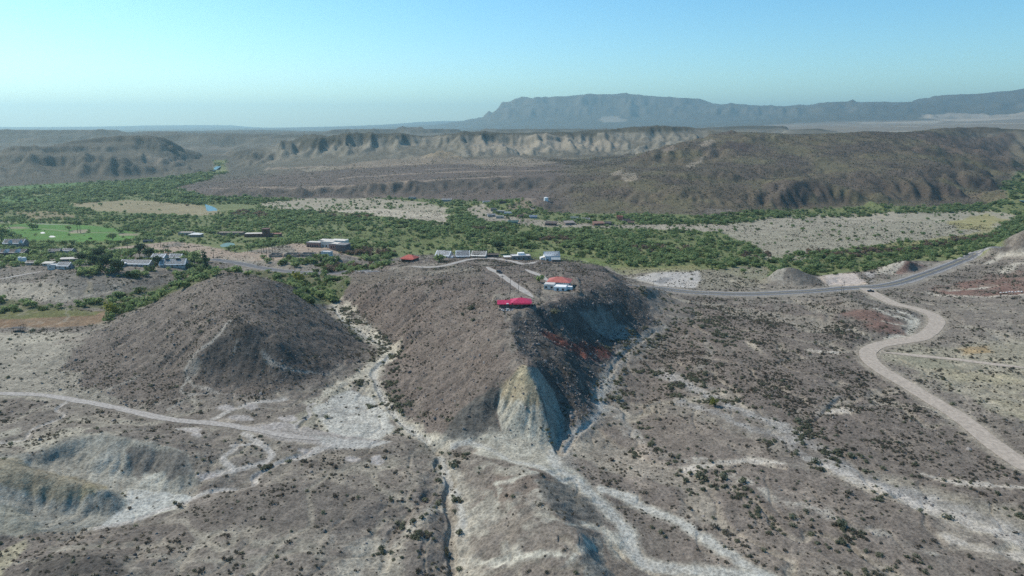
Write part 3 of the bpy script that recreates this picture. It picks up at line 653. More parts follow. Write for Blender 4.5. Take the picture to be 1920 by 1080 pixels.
for pts_, w_ in ((HIGHWAY[1:14], 11),): m = strip(pts_, w_, 4, 2.0); paint(m, (0.285, 0.265, 0.245), .8); SCRUB *= 1-m
m = strip(DIRT, 6.5, 1.5, .8); paint(m, (0.36, 0.325, 0.285), .7); SCRUB *= 1-m
m = area([(1535,520),(1560,512),(1600,513),(1628,532),(1590,537),(1550,532)], 4, 3); paint(m, (0.54, 0.455, 0.40)); SCRUB *= 1-m
m = area([(1175,520),(1240,509),(1312,506),(1308,541),(1235,535)], 4, 4); paint(m, (0.50, 0.465, 0.425)); paint(area([(1215,528),(1240,518),(1262,520),(1250,530)], 4, 4), (0.22, 0.21, 0.20), .8); SCRUB *= 1-m
# the ridge with the houses, and the left hill
ridge = area([(1036,842),(945,830),(810,828),(745,790),(705,735),(735,668),(680,622),(640,590),(630,530),(690,503),(760,495),(900,478),(1040,482),(1130,495),(1170,522),(1228,600),(1180,645),(1130,720),(1108,785),(1060,835)], 6, 6)
paint(ridge, (0.180, 0.155, 0.145)); paint(ridge*smooth(-0.2, 0.7, n3+0.5*n1), (0.170, 0.138, 0.126), 0.5); STONE = np.maximum(STONE, ridge*0.55)
paint(area([(955,690),(945,600),(930,560),(1000,530),(1060,545),(990,590),(962,620),(975,690)], 8, 10), (0.225, 0.205, 0.19), 0.75)
flank = area([(1008,690),(968,640),(960,596),(1000,585),(1090,556),(1170,524),(1230,600),(1185,640),(1140,690),(1110,785),(1070,800),(1050,740)], 2, 3)
paint(flank, (0.118, 0.108, 0.104), 0.95); paint(flank*smooth(0.3, 0.7, n5), (0.19, 0.17, 0.155), 0.7); STONE = np.maximum(STONE, flank*1.0)
paint(area([(1012,618),(1060,640),(1110,652),(1155,662),(1150,672),(1090,668),(1040,645)], 4, 9), (0.20, 0.078, 0.066), 0.85)
m = area([(1085,585),(1130,577),(1165,610),(1200,632),(1165,642),(1120,625)], 4, 6); paint(m, (0.25, 0.255, 0.25), 0.9); STONE *= 1-m
paint(area([(640,530),(700,510),(800,500),(900,500),(900,520),(780,520),(680,535)], 5, 8), (0.19, 0.17, 0.15), 0.6)
hill = area([(60,725),(180,620),(300,560),(405,520),(480,515),(560,545),(690,662),(600,715),(470,745),(350,745),(240,762)], 8, 8)
paint(hill, (0.180, 0.158, 0.148), .9); paint(hill*smooth(-0.1, 0.7, n3), (0.160, 0.138, 0.128), 0.4); STONE = np.maximum(STONE, hill*0.5)
m = area([(440,598),(480,606),(560,650),(640,690),(560,720),(400,725),(360,690),(400,640)], 6, 6); paint(m, (0.105, 0.097, 0.094), 0.85); STONE = np.maximum(STONE, m*0.8)  # front of the knob: its shadow is painted in as a darker tone
paint(area([(475,520),(545,548),(640,618),(690,662),(600,690),(520,640),(470,560)], 6, 6), (0.14, 0.122, 0.112), 0.7)
for pts, w in (([(430,602),(415,622),(400,640),(372,658),(362,668),(350,690),(352,712),(370,725),(412,738)], 1.0), ([(352,712),(340,735),(370,740),(410,738)], 0.8), ([(360,740),(330,760),(315,768)], 0.8), ([(490,660),(515,685),(560,695),(620,702)], 0.7), ([(445,640),(438,660)], .6), ([(260,705),(235,718),(205,730)], 0.8)):
    paint(strip(pts, w, w*0.8, 0.5), (0.29, 0.28, 0.265), 0.75)
paint(area([(358,668),(372,668),(380,690),(368,712),(355,705)], 4, 6), (0.26, 0.26, 0.255), .6)
# the eroded fin and its apron
pale = (0.40, 0.395, 0.362)
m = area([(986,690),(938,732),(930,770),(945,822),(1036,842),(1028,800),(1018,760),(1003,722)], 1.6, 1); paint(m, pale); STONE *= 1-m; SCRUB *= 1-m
paint(area([(986,688),(938,730),(932,752),(960,758),(985,768),(1012,770),(1017,756),(1003,722)], 5, 8), (0.37, 0.315, 0.22), .75)
paint(area([(986,688),(958,712),(975,726),(1003,722)], 4, 4), (0.40, 0.365, 0.27), .6)
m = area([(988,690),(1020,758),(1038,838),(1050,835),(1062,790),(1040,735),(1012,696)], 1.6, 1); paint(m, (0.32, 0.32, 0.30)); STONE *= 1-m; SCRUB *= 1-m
m = area([(935,732),(890,748),(850,785),(822,826),(880,832),(945,822),(930,780)], 4, 5); paint(m, (0.135, 0.135, 0.132), .9); paint(m*smooth(0.2, 0.6, n3+n5*.5), (0.25, 0.25, 0.24), .7); STONE *= 1-m; SCRUB *= 1-m
m = area([(835,835),(880,824),(945,812),(1040,838),(1090,890),(1110,930),(1060,910),(1000,880),(930,862),(880,850)], 6, 8); paint(m, (0.42, 0.412, 0.375), .85); SCRUB *= 1-m; paint(m*smooth(0.1, 0.5, n5), (0.43, 0.425, 0.39), .7)
paint(area([(838,842),(880,832),(900,842),(880,856),(850,856)], 4, 5), (0.17, 0.145, 0.135), .7)
# central foreground ridge
m = area([(850,880),(930,860),(1010,882),(1110,900),(1200,1000),(1240,1090),(850,1090),(870,980)], 8, 8); paint(m, (0.205, 0.185, 0.172), .9); SCRUB *= 1-0.75*m
paint(m*smooth(0.0, 0.6, n3), (0.175, 0.145, 0.132), .7); paint(m*smooth(0.1, 0.55, -n1+n2), (0.36, 0.352, 0.325), .75)
paint(area([(1010,897),(1050,900),(1110,945),(1135,985),(1080,990),(1040,960),(1016,930)], 3, 3), (0.135, 0.135, 0.133), .9)
paint(area([(1088,1000),(1125,1005),(1140,1065),(1150,1090),(1095,1090)], 4, 5), (0.22, 0.225, 0.22), .8)
for pts, w in (([(1035,845),(1050,880),(1085,905),(1110,928),(1145,962),(1172,990),(1186,1030),(1215,1058),(1290,1068),(1420,1085)], 3.0), ([(1130,918),(1170,930),(1206,950),(1255,968),(1290,988),(1340,1022),(1400,1062),(1440,1085)], 2.2), ([(880,830),(925,845),(960,865),(1005,875),(1055,900)], 1.6), ([(930,905),(960,900),(1000,885)], 1.3), ([(930,905),(936,920),(930,945)], .8), ([(1010,960),(1060,980),(1085,985)], .7), ([(1070,1050),(1090,1030),(1110,1020)], 1.3), ([(860,1050),(930,1055),(1000,1040),(1060,1040)], 1.2), ([(1100,985),(1140,1000),(1160,1040)], 2.2)):
    m = strip(pts, w, w*0.7, 1.2); paint(m, (0.48, 0.475, 0.44), .85); SCRUB *= 1-m
# creek beds
wash = (0.52, 0.495, 0.435)
for pts, w in (([(590,548),(622,565),(640,590),(668,615),(705,640),(735,662),(700,690),(690,710),(705,735)], 4.5), ([(700,690),(660,712),(620,735),(595,755)], 3), ([(705,735),(725,765),(745,785),(775,805),(800,824),(828,835)], 3.0), ([(720,672),(690,690),(668,705)], 2), ([(640,560),(680,600),(715,640)], 2)):
    m = strip(pts, w, w*0.7, 3.0); paint(m, wash, .85); SCRUB *= 1-0.5*m
m = area([(585,765),(640,735),(700,742),(722,770),(742,800),(712,828),(650,822),(600,805)], 6, 8); paint(m, (0.52, 0.50, 0.44), .9); SCRUB *= 1-.8*m
m = area([(525,790),(590,760),(640,730),(650,745),(600,800),(560,812)], 6, 8); paint(m, (0.31, 0.30, 0.26), .8)
for pts, w in (([(825,840),(830,870),(850,905),(868,935),(872,960),(862,1000),(870,1040),(885,1085)], 3.2), ([(845,945),(810,958),(775,985),(745,1020),(728,1060),(722,1090)], 2.2), ([(640,1085),(680,1040),(700,1025)], 3.5)):
    m = strip(pts, w, w*0.8, 2.6); paint(m, (0.42, 0.40, 0.36), .8); SCRUB *= 1-.4*m
for pts, w in (([(1245,612),(1205,636),(1165,668),(1143,700),(1122,738),(1124,770),(1104,795),(1075,815),(1060,842),(1066,872)], 3.0), ([(1150,722),(1172,790),(1190,812)], 2)):
    m = strip(pts, w, w*0.6, 1.6); paint(m, (0.30, 0.29, 0.28), .9); SCRUB *= 1-.6*m; STONE = np.maximum(STONE, m*.6)
paint(strip([(1140,705),(1125,738),(1128,765)], 2.6, 2, 2), (0.42, 0.405, 0.38), .8)
# left: worn ground, tracks, pads
m = area([(-30,650),(60,625),(150,650),(120,690),(170,725),(230,760),(100,745),(-30,740)], 8, 14); paint(m, (0.34, 0.325, 0.29), .75); SCRUB *= 1-.5*m
paint(area([(-20,625),(90,620),(150,622),(120,640),(40,650),(-20,660)], 6, 10), (0.40, 0.38, 0.335), .7)
m = area([(440,800),(520,790),(640,815),(735,830),(690,842),(600,838),(520,828)], 4, 3); paint(m, (0.345, 0.315, 0.29)); SCRUB *= 1-m
for pts, w in (([(400,786),(425,772),(445,764),(480,755),(536,748)], 1.1), ([(458,812),(480,826),(500,840),(510,852),(492,866),(440,880),(382,894)], 1.3), ([(440,842),(425,850),(418,860),(436,876)], 1.1), ([(436,836),(460,833),(480,832)], 1.0), ([(596,840),(550,856),(520,866),(492,880),(476,892),(478,905),(465,912),(405,918),(365,932),(340,945),(300,958),(240,980),(180,992)], 1.0), ([(125,754),(104,768),(122,776),(92,790),(62,803),(50,818),(40,826),(-10,830)], 0.8), ([(560,806),(555,795),(580,780),(578,765),(590,755)], 0.7), ([(334,802),(360,803),(372,818)], 1.2)):
    m = strip(pts, w, w*0.6, 0.4); paint(m, (0.42, 0.39, 0.35), .9); SCRUB *= 1-m
for u, v, a, b in ((422,764,15,5),(473,762,11,6),(452,783,26,6),(540,785,20,7),(528,796,22,5),(360,804,17,6),(368,814,11,4),(390,892,22,8),(578,846,14,4),(660,861,15,6),(708,862,15,9),(430,790,18,5),(512,800,20,6)):
    m = area([(u+a*math.cos(t), v+b*math.sin(t)) for t in np.linspace(0, 6.283, 13)[:-1]], 3, 3); paint(m, (0.37, 0.335, 0.305), .9); SCRUB *= 1-m
# badlands, bottom left
m = area([(-30,850),(60,855),(82,845),(165,812),(235,820),(350,845),(372,900),(300,960),(190,995),(90,1000),(-30,1000)], 5, 5); paint(m, (0.305, 0.305, 0.285), .95); SCRUB *= 1-.9*m; STONE *= 1-m
paint(area([(240,840),(350,848),(360,890),(310,905),(262,905),(240,870)], 4, 5), (0.145, 0.14, 0.138), .8)
paint(area([(160,870),(200,842),(232,870),(236,908),(170,908)], 3, 3), (0.40, 0.40, 0.375), .8)
paint(area([(262,905),(270,888),(312,885),(318,918),(264,918)], 3, 3), (0.42, 0.43, 0.41), .85)
paint(area([(-20,856),(60,875),(120,890),(200,912),(180,930),(110,942),(55,930),(-20,900)], 4, 4), (0.275, 0.25, 0.195), .85)
paint(area([(150,918),(200,910),(205,920),(150,940)], 3, 3), (0.33, 0.29, 0.20), .7)
m = area([(235,915),(330,922),(365,930),(330,955),(250,978),(180,995),(230,960)], 4, 5); paint(m, (0.46, 0.455, 0.41), .95)
paint(area([(-30,938),(50,965),(86,998),(30,1010),(-30,1000)], 4, 5), (0.30, 0.30, 0.265), .8); paint(area([(-30,1090),(-30,1050),(50,1010),(60,1020),(20,1060),(0,1090)], 4, 5), (0.36, 0.34, 0.26), .8)
for a in ([(0,828),(60,845),(80,850),(165,815),(150,800),(60,825)], [(150,808),(230,795),(235,788),(180,800)], [(-20,815),(40,800),(40,812),(-20,830)]):
    paint(area(a, 5, 7), (0.38, 0.37, 0.33), .7)
m = area([(190,995),(330,960),(470,915),(620,905),(720,930),(760,980),(650,1000),(400,990),(260,1010)], 8, 8); paint(m, (0.160, 0.145, 0.138), .8)
m = area([(40,1050),(130,1034),(200,1044),(260,1085),(40,1090)], 6, 6); paint(m, (0.095, 0.088, 0.085), .9); STONE = np.maximum(STONE, m)
for pts in ([(280,1045),(380,1055),(480,1050),(560,1030)], [(480,1020),(560,1015),(600,1045)], [(90,1030),(150,1025),(240,1020)]):
    paint(strip(pts, 1.2, 1, 1.5), (0.30, 0.29, 0.26), .6)
# left flats, small town hill
m = area([(-20,590),(60,582),(200,583),(205,590),(190,606),(110,614),(-20,614)], 3, 3); paint(m, (0.225, 0.155, 0.105)); paint(m*smooth(-.2,.6,n2), (0.21, 0.165, 0.125), .6); paint(area([(-20,582),(100,578),(200,584),(180,592),(60,597),(-20,600)], 3, 4), (0.135, 0.15, 0.062), .9); SCRUB *= 1-m
paint(area([(-20,530),(60,530),(130,538),(150,562),(60,570),(-20,566)], 4, 8), (0.40, 0.375, 0.33), .7); paint(area([(90,512),(170,508),(230,520),(215,550),(150,560),(110,540)], 4, 8), (0.17, 0.165, 0.16), .7)
paint(area([(160,528),(176,526),(180,548),(160,552)], 3, 4), (0.33, 0.29, 0.22), .7); paint(strip([(200,530),(222,545),(170,552),(145,560)], 1.5, 1.2, 2), (0.42, 0.39, 0.35), .7)
paint(area([(230,510),(330,508),(400,512),(340,530),(260,535)], 4, 6), (0.135, 0.125, 0.12), .8)
for a in ([(240,470),(330,462),(420,470),(560,478),(560,492),(400,485),(300,478)], [(540,455),(600,450),(640,472),(700,488),(560,472)], [(200,455),(270,448),(330,455),(300,468),(220,470)], [(340,452),(420,452),(480,462),(520,468),(420,470),(340,466)]):
    m = area(a, 4, 5); paint(m, (0.40, 0.32, 0.27), .85); SCRUB *= 1-.6*m
# ------------------------------------------------------------------ valley floor: river woods, fields, sand
valley = area([(-60,480),(100,478),(330,452),(450,474),(560,455),(640,474),(700,490),(770,478),(1040,474),(1130,495),(1170,515),(1330,505),(1430,525),(1640,505),(1700,488),(1780,490),(1880,455),(1940,425),(1940,325),(1905,325),(1870,350),(1888,374),(1700,387),(1500,394),(1330,405),(1160,400),(1030,398),(930,378),(760,371),(520,371),(380,368),(330,352),(395,335),(430,322),(425,300),(400,300),(395,315),(370,325),(300,333),(120,343),(-60,352)], 6, 4)
paint(valley, (0.165, 0.195, 0.095)); paint(valley*smooth(0.0, 0.6, n3+n2*.5), (0.225, 0.235, 0.125), .7)
FIELD = np.maximum(FIELD, valley*0.62); SCRUB *= 1-valley
north = area([(0,585),(0,560),(130,575),(250,548),(340,530),(420,508),(470,506),(600,516),(650,518),(620,545),(560,545),(500,520),(400,522),(300,562),(200,592),(190,578)], 4, 5); FIELD = np.maximum(FIELD, north*0.85); paint(north, (0.12, 0.13, 0.07), .9)
town_g = area([(-20,460),(60,455),(160,455),(240,470),(350,475),(390,490),(340,500),(200,505),(120,495),(-20,505)], 4, 6); FIELD = np.maximum(FIELD, town_g*0.75)
for a in ([(130,512),(230,505),(330,502),(400,503),(480,510),(470,518),(400,512),(320,512),(240,520),(160,520)], [(495,484),(560,486),(640,484),(680,495),(640,504),(560,500),(500,494)], [(330,452),(420,447),(560,448),(560,456),(440,455),(350,460)]):
    FIELD = np.maximum(FIELD, area(a, 4, 6)*.8)
m = area([(560,510),(700,492),(640,478),(700,490),(740,495),(690,508),(640,512)], 3, 4); FIELD = np.maximum(FIELD, m*.9); RUST = np.maximum(RUST, m*.4)
m = area([(540,545),(600,530),(660,520),(640,560),(600,570)], 4, 5); FIELD = np.maximum(FIELD, m*.8); paint(m, (0.11, 0.14, 0.06), .8)
SANDY = np.zeros(Z.shape, np.float32)
def sand(pts, c=(0.38, 0.345, 0.295), op=.9, keep=.06, fe=4, ra=7):
    global FIELD, SANDY
    m = area(pts, fe, ra); paint(m, c, op); SANDY = np.maximum(SANDY, m); FIELD = FIELD*(1-m*(1-keep))
sand([(488,382),(560,372),(700,370),(800,380),(842,392),(838,416),(770,412),(690,402),(600,396),(510,392)], keep=.22)
sand([(620,396),(720,392),(800,398),(842,402),(838,418),(760,410),(680,402)], (0.47, 0.43, 0.37), keep=.05); sand([(760,408),(830,408),(840,420),(790,420)], keep=.05)
sand([(120,382),(240,375),(370,384),(425,400),(380,405),(290,402),(180,396)], (0.30, 0.262, 0.18), keep=.07, ra=4)
sand([(20,398),(90,396),(160,408),(60,412)], (0.27, 0.22, 0.155), .7, .35)
sand([(1330,428),(1440,412),(1560,402),(1700,398),(1840,392),(1900,405),(1862,436),(1780,447),(1640,458),(1520,476),(1445,478),(1400,455)], (0.34, 0.318, 0.275), keep=.06)
sand([(1330,420),(1500,403),(1700,398),(1680,415),(1500,430),(1400,440)], (0.36, 0.335, 0.29), .7, 1.0)
sand([(870,392),(905,382),(930,402),(1000,412),(1160,422),(1330,420),(1390,425),(1340,436),(1180,428),(1000,426),(900,412)], (0.36, 0.325, 0.29), keep=.12, ra=3)
sand([(1140,500),(1240,502),(1300,497),(1320,510),(1180,515)], (0.24, 0.235, 0.13), .8, .12)
sand([(1310,508),(1440,500),(1440,530),(1310,545)], (0.27, 0.255, 0.21), .8, .18); sand([(1400,478),(1500,478),(1540,486),(1440,490)], (0.36, 0.34, 0.30), .6, .35)
sand([(1780,415),(1850,400),(1885,412),(1850,430),(1790,432)], (0.31, 0.29, 0.12), .7, .3); sand([(1640,462),(1720,452),(1800,440),(1860,425),(1870,432),(1780,455),(1680,468)], (0.30, 0.29, 0.15), .7, .25)
sand([(880,480),(1040,470),(1140,492),(1120,500),(1000,486)], (0.15, 0.20, 0.075), .9, .12); sand([(560,440),(700,430),(860,448),(900,465),(760,460),(640,448)], (0.155, 0.19, 0.08), .8, .40)
sand([(1150,505),(1180,520),(1300,545),(1420,548),(1440,530),(1310,508)], (0.29, 0.27, 0.235), .4, .4)
lawn = area([(-40,424),(60,418),(140,420),(220,428),(268,440),(240,450),(130,456),(40,454),(-40,448)], 3, 2); paint(lawn, (0.10, 0.215, 0.055)); paint(lawn*smooth(-.1,.6,n3), (0.13, 0.225, 0.07), .7); FIELD *= 1-.985*lawn
for a in ([(-40,366),(70,368),(85,378),(-40,388)], [(-40,350),(90,345),(160,341),(150,350),(-40,362)]):
    m = area(a, 4, 4); paint(m, (0.105, 0.20, 0.07), .85); FIELD *= 1-.75*m
for a in ([(135,432),(165,430),(158,438),(130,438)], [(0,426),(40,425),(60,428),(0,430)], [(225,438),(262,438),(262,442),(225,442)]):
    paint(area(a, 2, 2), (0.32, 0.27, 0.22), .8)
paint(strip([(80,429),(120,433),(160,436),(220,437)], 2, 1.5), (0.36, 0.34, 0.28), .6); paint(strip([(-20,416),(40,417),(100,421),(150,420)], 3, 2), (0.42, 0.40, 0.39), .7)
for a, s in (([(640,475),(690,465),(760,468),(750,478),(690,484)], .85), ([(590,398),(680,402),(700,410),(620,408)], .6), ([(440,395),(500,398),(500,408),(430,405)], .5), ([(1000,445),(1080,448),(1060,458),(1000,455)], .55), ([(1190,465),(1300,462),(1290,472),(1200,474)], .5), ([(1480,478),(1560,470),(1700,462),(1780,450),(1870,440),(1870,450),(1780,462),(1690,476),(1600,484)], .5), ([(1380,478),(1450,476),(1440,482),(1390,486)], .5), ([(880,425),(960,428),(950,436),(880,434)], .4), ([(350,385),(385,388),(380,396),(352,394)], .6)):
    m = area(a, 4, 4); RUST = np.maximum(RUST, m*s); FIELD = np.maximum(FIELD, m*.75)
m = area([(1475,478),(1560,470),(1700,462),(1790,448),(1880,436),(1940,418),(1940,430),(1880,448),(1790,462),(1690,474),(1560,488)], 4, 3); FIELD = np.maximum(FIELD, m*.95)
for a in ([(1130,407),(1240,410),(1330,406),(1500,397),(1700,390),(1890,378),(1895,392),(1700,400),(1500,408),(1360,420),(1200,418),(1130,414)], [(700,412),(880,420),(1100,432),(1300,450),(1440,480),(1430,500),(1300,495),(1000,468),(800,446),(560,420),(420,405),(520,400)], [(-20,440),(30,440),(60,455),(-20,462)]):
    FIELD = np.maximum(FIELD, area(a, 5, 6)*.95)
# ------------------------------------------------------------------ terraces, mesas, hills, mountains
far = smooth(6.98-.10*(THG > .03), 7.08-.10*(THG > .03), LRG)*(1-valley)
terr = far*(1-smooth(7.45, 7.6, LRG))*(1-smooth(0.06, 0.14, THG))
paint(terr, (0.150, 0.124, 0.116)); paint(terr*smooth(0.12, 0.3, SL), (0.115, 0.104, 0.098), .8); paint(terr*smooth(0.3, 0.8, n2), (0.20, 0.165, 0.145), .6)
mesa = far*smooth(7.42, 7.56, LRG + 0.02*n2)*(1-smooth(8.25, 8.5, LRG))
paint(mesa, (0.155, 0.145, 0.122)); paint(mesa*smooth(0.12, 0.3, SL), (0.235, 0.223, 0.195), .8)
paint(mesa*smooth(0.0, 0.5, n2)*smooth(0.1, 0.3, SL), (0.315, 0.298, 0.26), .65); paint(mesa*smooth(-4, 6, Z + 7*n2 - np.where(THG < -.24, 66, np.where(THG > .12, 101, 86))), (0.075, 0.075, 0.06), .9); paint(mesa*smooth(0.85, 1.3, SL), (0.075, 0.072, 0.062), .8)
lmesa = mesa*(1-smooth(-0.36, -0.28, THG)); paint(lmesa, (0.105, 0.10, 0.086), .75); paint(lmesa*smooth(0.2, 0.6, n2)*smooth(8, 20, Z)*(1-smooth(32, 40, Z)), (0.24, 0.21, 0.18), .5)
for a, c in (([(620,316),(680,304),(780,292),(880,300),(940,296),(960,310),(860,308),(740,312),(660,318)], (0.30, 0.25, 0.205)), ([(795,296),(830,280),(866,296)], (0.34, 0.27, 0.19)), ([(880,305),(960,296),(1060,302),(1000,312),(900,312)], (0.31, 0.265, 0.22)), ([(870,290),(960,282),(1080,278),(1180,272),(1100,258),(960,262),(890,262)], (0.335, 0.30, 0.255)), ([(560,318),(620,312),(660,318),(580,322)], (0.36, 0.32, 0.26)), ([(1050,298),(1110,294),(1120,302),(1060,304)], (0.36, 0.32, 0.27))):
    paint(area(a, 4, 8)*far, c, .65)
for pts, w, op in (([(400,353),(520,351),(640,349.5),(760,341),(850,335),(950,331)], 8, .5), ([(640,335),(760,326),(900,321),(1050,320)], 10, .45), ([(800,318),(1000,312),(1150,300)], 8, .4), ([(500,318),(640,312),(800,306)], 10, .4)):
    paint(strip(pts, w*.8, w*.6, 4), (0.36, 0.295, 0.25), min(1, op*1.6))
hills = far*smooth(0.05, 0.10, THG + 0.02*n2)*np.where(THG < .27, 1-smooth(7.50, 7.58, LRG), 1-smooth(7.62, 7.9, LRG))
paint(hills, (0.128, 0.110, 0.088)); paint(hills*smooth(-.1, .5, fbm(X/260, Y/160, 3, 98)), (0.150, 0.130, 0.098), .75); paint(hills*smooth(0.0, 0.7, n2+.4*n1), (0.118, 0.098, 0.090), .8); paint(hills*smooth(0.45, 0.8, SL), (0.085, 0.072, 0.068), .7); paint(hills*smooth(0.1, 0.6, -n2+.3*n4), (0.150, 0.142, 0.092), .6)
for a, c in (([(1310,272),(1335,260),(1342,268),(1318,280)], (0.36, 0.31, 0.26)), ([(1240,280),(1262,272),(1266,285),(1250,290)], (0.30, 0.25, 0.215)), ([(1285,310),(1318,296),(1320,302),(1295,314)], (0.34, 0.30, 0.26)), ([(1168,330),(1190,322),(1192,336),(1174,342)], (0.34, 0.30, 0.255)), ([(1145,325),(1165,318),(1168,326),(1148,330)], (0.32, 0.28, 0.24)), ([(1360,262),(1410,272),(1400,285),(1350,282)], (0.095, 0.072, 0.072)), ([(945,392),(985,372),(1015,376),(1005,398)], (0.24, 0.19, 0.165)), ([(975,402),(1000,385),(1004,392),(985,405)], (0.36, 0.31, 0.28)), ([(1316,402),(1330,391),(1370,394),(1380,404)], (0.22, 0.195, 0.175)), ([(1690,252),(1730,248),(1900,250),(1900,300),(1780,290)], (0.15, 0.118, 0.105))):
    paint(area(a, 3, 5), c, .75)
plat = smooth(8.2, 8.45, LRG); SLg = SL; paint(plat, (0.115, 0.108, 0.09)); paint(plat*smooth(0.2, 0.7, n2), (0.08, 0.078, 0.062), .7)
paint(plat*smooth(0.15, 0.3, THG)*(1-smooth(8.95, 9.1, LRG)), (0.27, 0.235, 0.20), .7); paint(plat*smooth(0.15, 0.3, THG)*(1-smooth(8.95, 9.1, LRG))*smooth(0.3, 0.6, n2), (0.42, 0.38, 0.33), .7)
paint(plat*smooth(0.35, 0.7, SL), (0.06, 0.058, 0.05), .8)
mount = smooth(9.0, 9.12, LRG); paint(mount, (0.10, 0.095, 0.075)); paint(mount*smooth(0.3, 0.6, SL), (0.13, 0.12, 0.10), .7)
paint(area([(1720,222),(1780,212),(1850,216),(1930,210),(1930,222),(1800,228)], 4, 6), (0.46, 0.40, 0.34), .6); paint(area([(1120,220),(1170,216),(1172,228),(1130,230)], 4, 8), (0.42, 0.37, 0.31), .6)
paint(RILL*(1-valley), (0.34, 0.32, 0.285), .45); paint(RILL2*(1-valley), (0.27, 0.25, 0.225), .25)
# fine mottling of soil and stone
C *= (1 + 0.09*n4 + 0.07*WARP2*(1-smooth(8, 8.6, LRG)) + 0.08*n5*near)[..., None]
C *= (1 + 0.05*n1)[..., None]
SCRUB *= (1-smooth(0.9, 1.3, SL))
C *= np.array([0.83, 0.79, 0.70], np.float32)
# trodden paths, pads and clay flats keep clean edges
clay = (0.41, 0.395, 0.35)
for a, c, fe in (([(585,765),(625,742),(660,733),(700,745),(722,772),(740,800),(712,826),(660,822),(615,808)], clay, 4), ([(238,916),(300,920),(345,926),(366,931),(330,953),(250,978),(180,994),(215,966),(240,950)], (0.40, 0.395, 0.355), 2), ([(446,802),(520,792),(600,806),(650,816),(735,830),(690,840),(600,836),(528,826)], (0.275, 0.25, 0.225), 3), ([(570,812),(640,824),(735,830),(700,842),(620,842)], (0.36, 0.345, 0.31), 5)):
    paint(area(a, fe, 3), c, .8); 
dk = area([(590,775),(640,752),(690,760),(700,790),(640,800)], 3, 4); paint(dk*smooth(.1, .5, n5), (0.27, 0.255, 0.225), .6)
path = (0.375, 0.345, 0.305)
for pts, w in (([(400,786),(425,772),(445,764),(480,755),(536,748)], 1.3), ([(458,812),(480,826),(500,840),(510,852),(492,866),(440,880),(382,894)], 1.4), ([(440,842),(425,850),(418,860),(436,876)], 1.2), ([(436,836),(460,833),(480,832)], 1.0), ([(596,840),(550,856),(520,866),(492,880),(476,892),(478,905),(465,912),(405,918),(365,932),(340,945),(300,958),(240,980),(180,992)], 1.1), ([(125,754),(104,768),(122,776),(92,790),(62,803),(50,818),(40,826),(-10,830)], 0.8), ([(560,806),(555,795),(580,780),(578,765),(590,755)], 0.8), ([(334,802),(360,803),(372,818)], 1.2), ([(620,835),(580,852),(560,858),(540,862)], 1.6),
    ([(430,602),(415,622),(400,640),(372,658),(362,668),(350,690),(352,712),(370,725),(412,738)], .7), ([(352,712),(340,735),(370,740),(410,738)], 0.6), ([(360,740),(330,760),(315,768)], 0.6), ([(490,660),(515,685),(560,695),(620,702)], 0.5), ([(412,738),(440,742),(500,742)], .5)):
    paint(strip(pts, w, w*0.35, 0.25), path, .26 if (w < .75 and pts[0][0] > 200) else .85)
for u, v, a, b in ((422,764,15,5),(473,762,11,6),(452,783,26,6),(540,785,20,7),(528,796,22,5),(360,804,17,5),(368,814,11,4),(390,892,22,7),(578,846,13,4),(660,861,15,5),(708,862,15,7),(512,800,20,5),(567,843,11,3)):
    paint(area([(u+a*math.cos(t)*(1+.15*math.sin(2*t+u)), v+b*math.sin(t)) for t in np.linspace(0, 6.283, 15)[:-1]], 1.6, 1.5), (0.33, 0.30, 0.272), .9)
for pts, w in (([(1035,845),(1050,880),(1085,905),(1110,928),(1145,962),(1172,990),(1186,1030),(1215,1058),(1290,1068),(1420,1085)], 2.0), ([(1130,918),(1170,930),(1206,950),(1255,968),(1290,988),(1340,1022),(1400,1062),(1440,1085)], 1.5), ([(850,838),(880,830),(925,845),(960,865),(1005,875),(1055,900)], 1.2), ([(735,664),(705,690),(702,712),(716,740),(736,772),(760,797),(800,826)], 1.6), ([(626,575),(645,600),(680,625),(725,655)], 1.5), ([(862,1000),(866,960),(850,925),(836,895),(826,855)], 1.2), ([(1128,740),(1124,770),(1104,795),(1075,815),(1058,842)], 1.2)):
    paint(strip(pts, w, w*0.6, 0.9), (0.37, 0.36, 0.325), .65)
for a, c in (([(1192,520),(1240,511),(1311,508),(1309,530),(1306,541),(1240,536)], (0.40, 0.37, 0.335)), ([(1543,517),(1575,513),(1602,514),(1624,528),(1600,534),(1556,533)], (0.42, 0.36, 0.315)), ([(1626,512),(1636,510),(1640,530),(1630,530)], (0.36, 0.33, 0.30))):
    paint(area(a, 4, 6), c, .85)
paint(area([(1222,527),(1244,519),(1258,521),(1250,530)], 3, 3), (0.19, 0.185, 0.18), .7)
for pts, w, op in (([(1240,700),(1330,742),(1380,768),(1440,790),(1500,822),(1555,858),(1620,893),(1700,922),(1790,950),(1935,1010)], 3.0, .4), ([(1280,753),(1340,775),(1400,800),(1460,818),(1500,850),(1560,880),(1640,905),(1730,935)], 2.6, .45)):
    m = strip(pts, w, w*.8, 2.6); paint(m, (0.27, 0.258, 0.242), op); paint(m*smooth(.1, .5, n5), (0.34, 0.32, 0.29), .4)
for pts, w in (([(1560,880),(1650,915),(1730,945),(1840,985),(1930,1020)], 2.2), ([(1730,890),(1790,905),(1850,910),(1925,915)], 1.2), ([(1290,880),(1350,868),(1400,866),(1470,872)], 1.3), ([(1600,905),(1660,915),(1700,930)], 1.6), ([(1790,1010),(1850,1030),(1920,1040)], 2), ([(1530,778),(1560,772),(1590,770)], 1.4), ([(1520,656),(1550,660),(1580,660)], 1.4)):
    paint(strip(pts, w, w*.7, 2.0), (0.40, 0.365, 0.32), .6)
C = np.clip(C, 0.015, 0.6)
print('paint', round(time.time()-T0, 1))
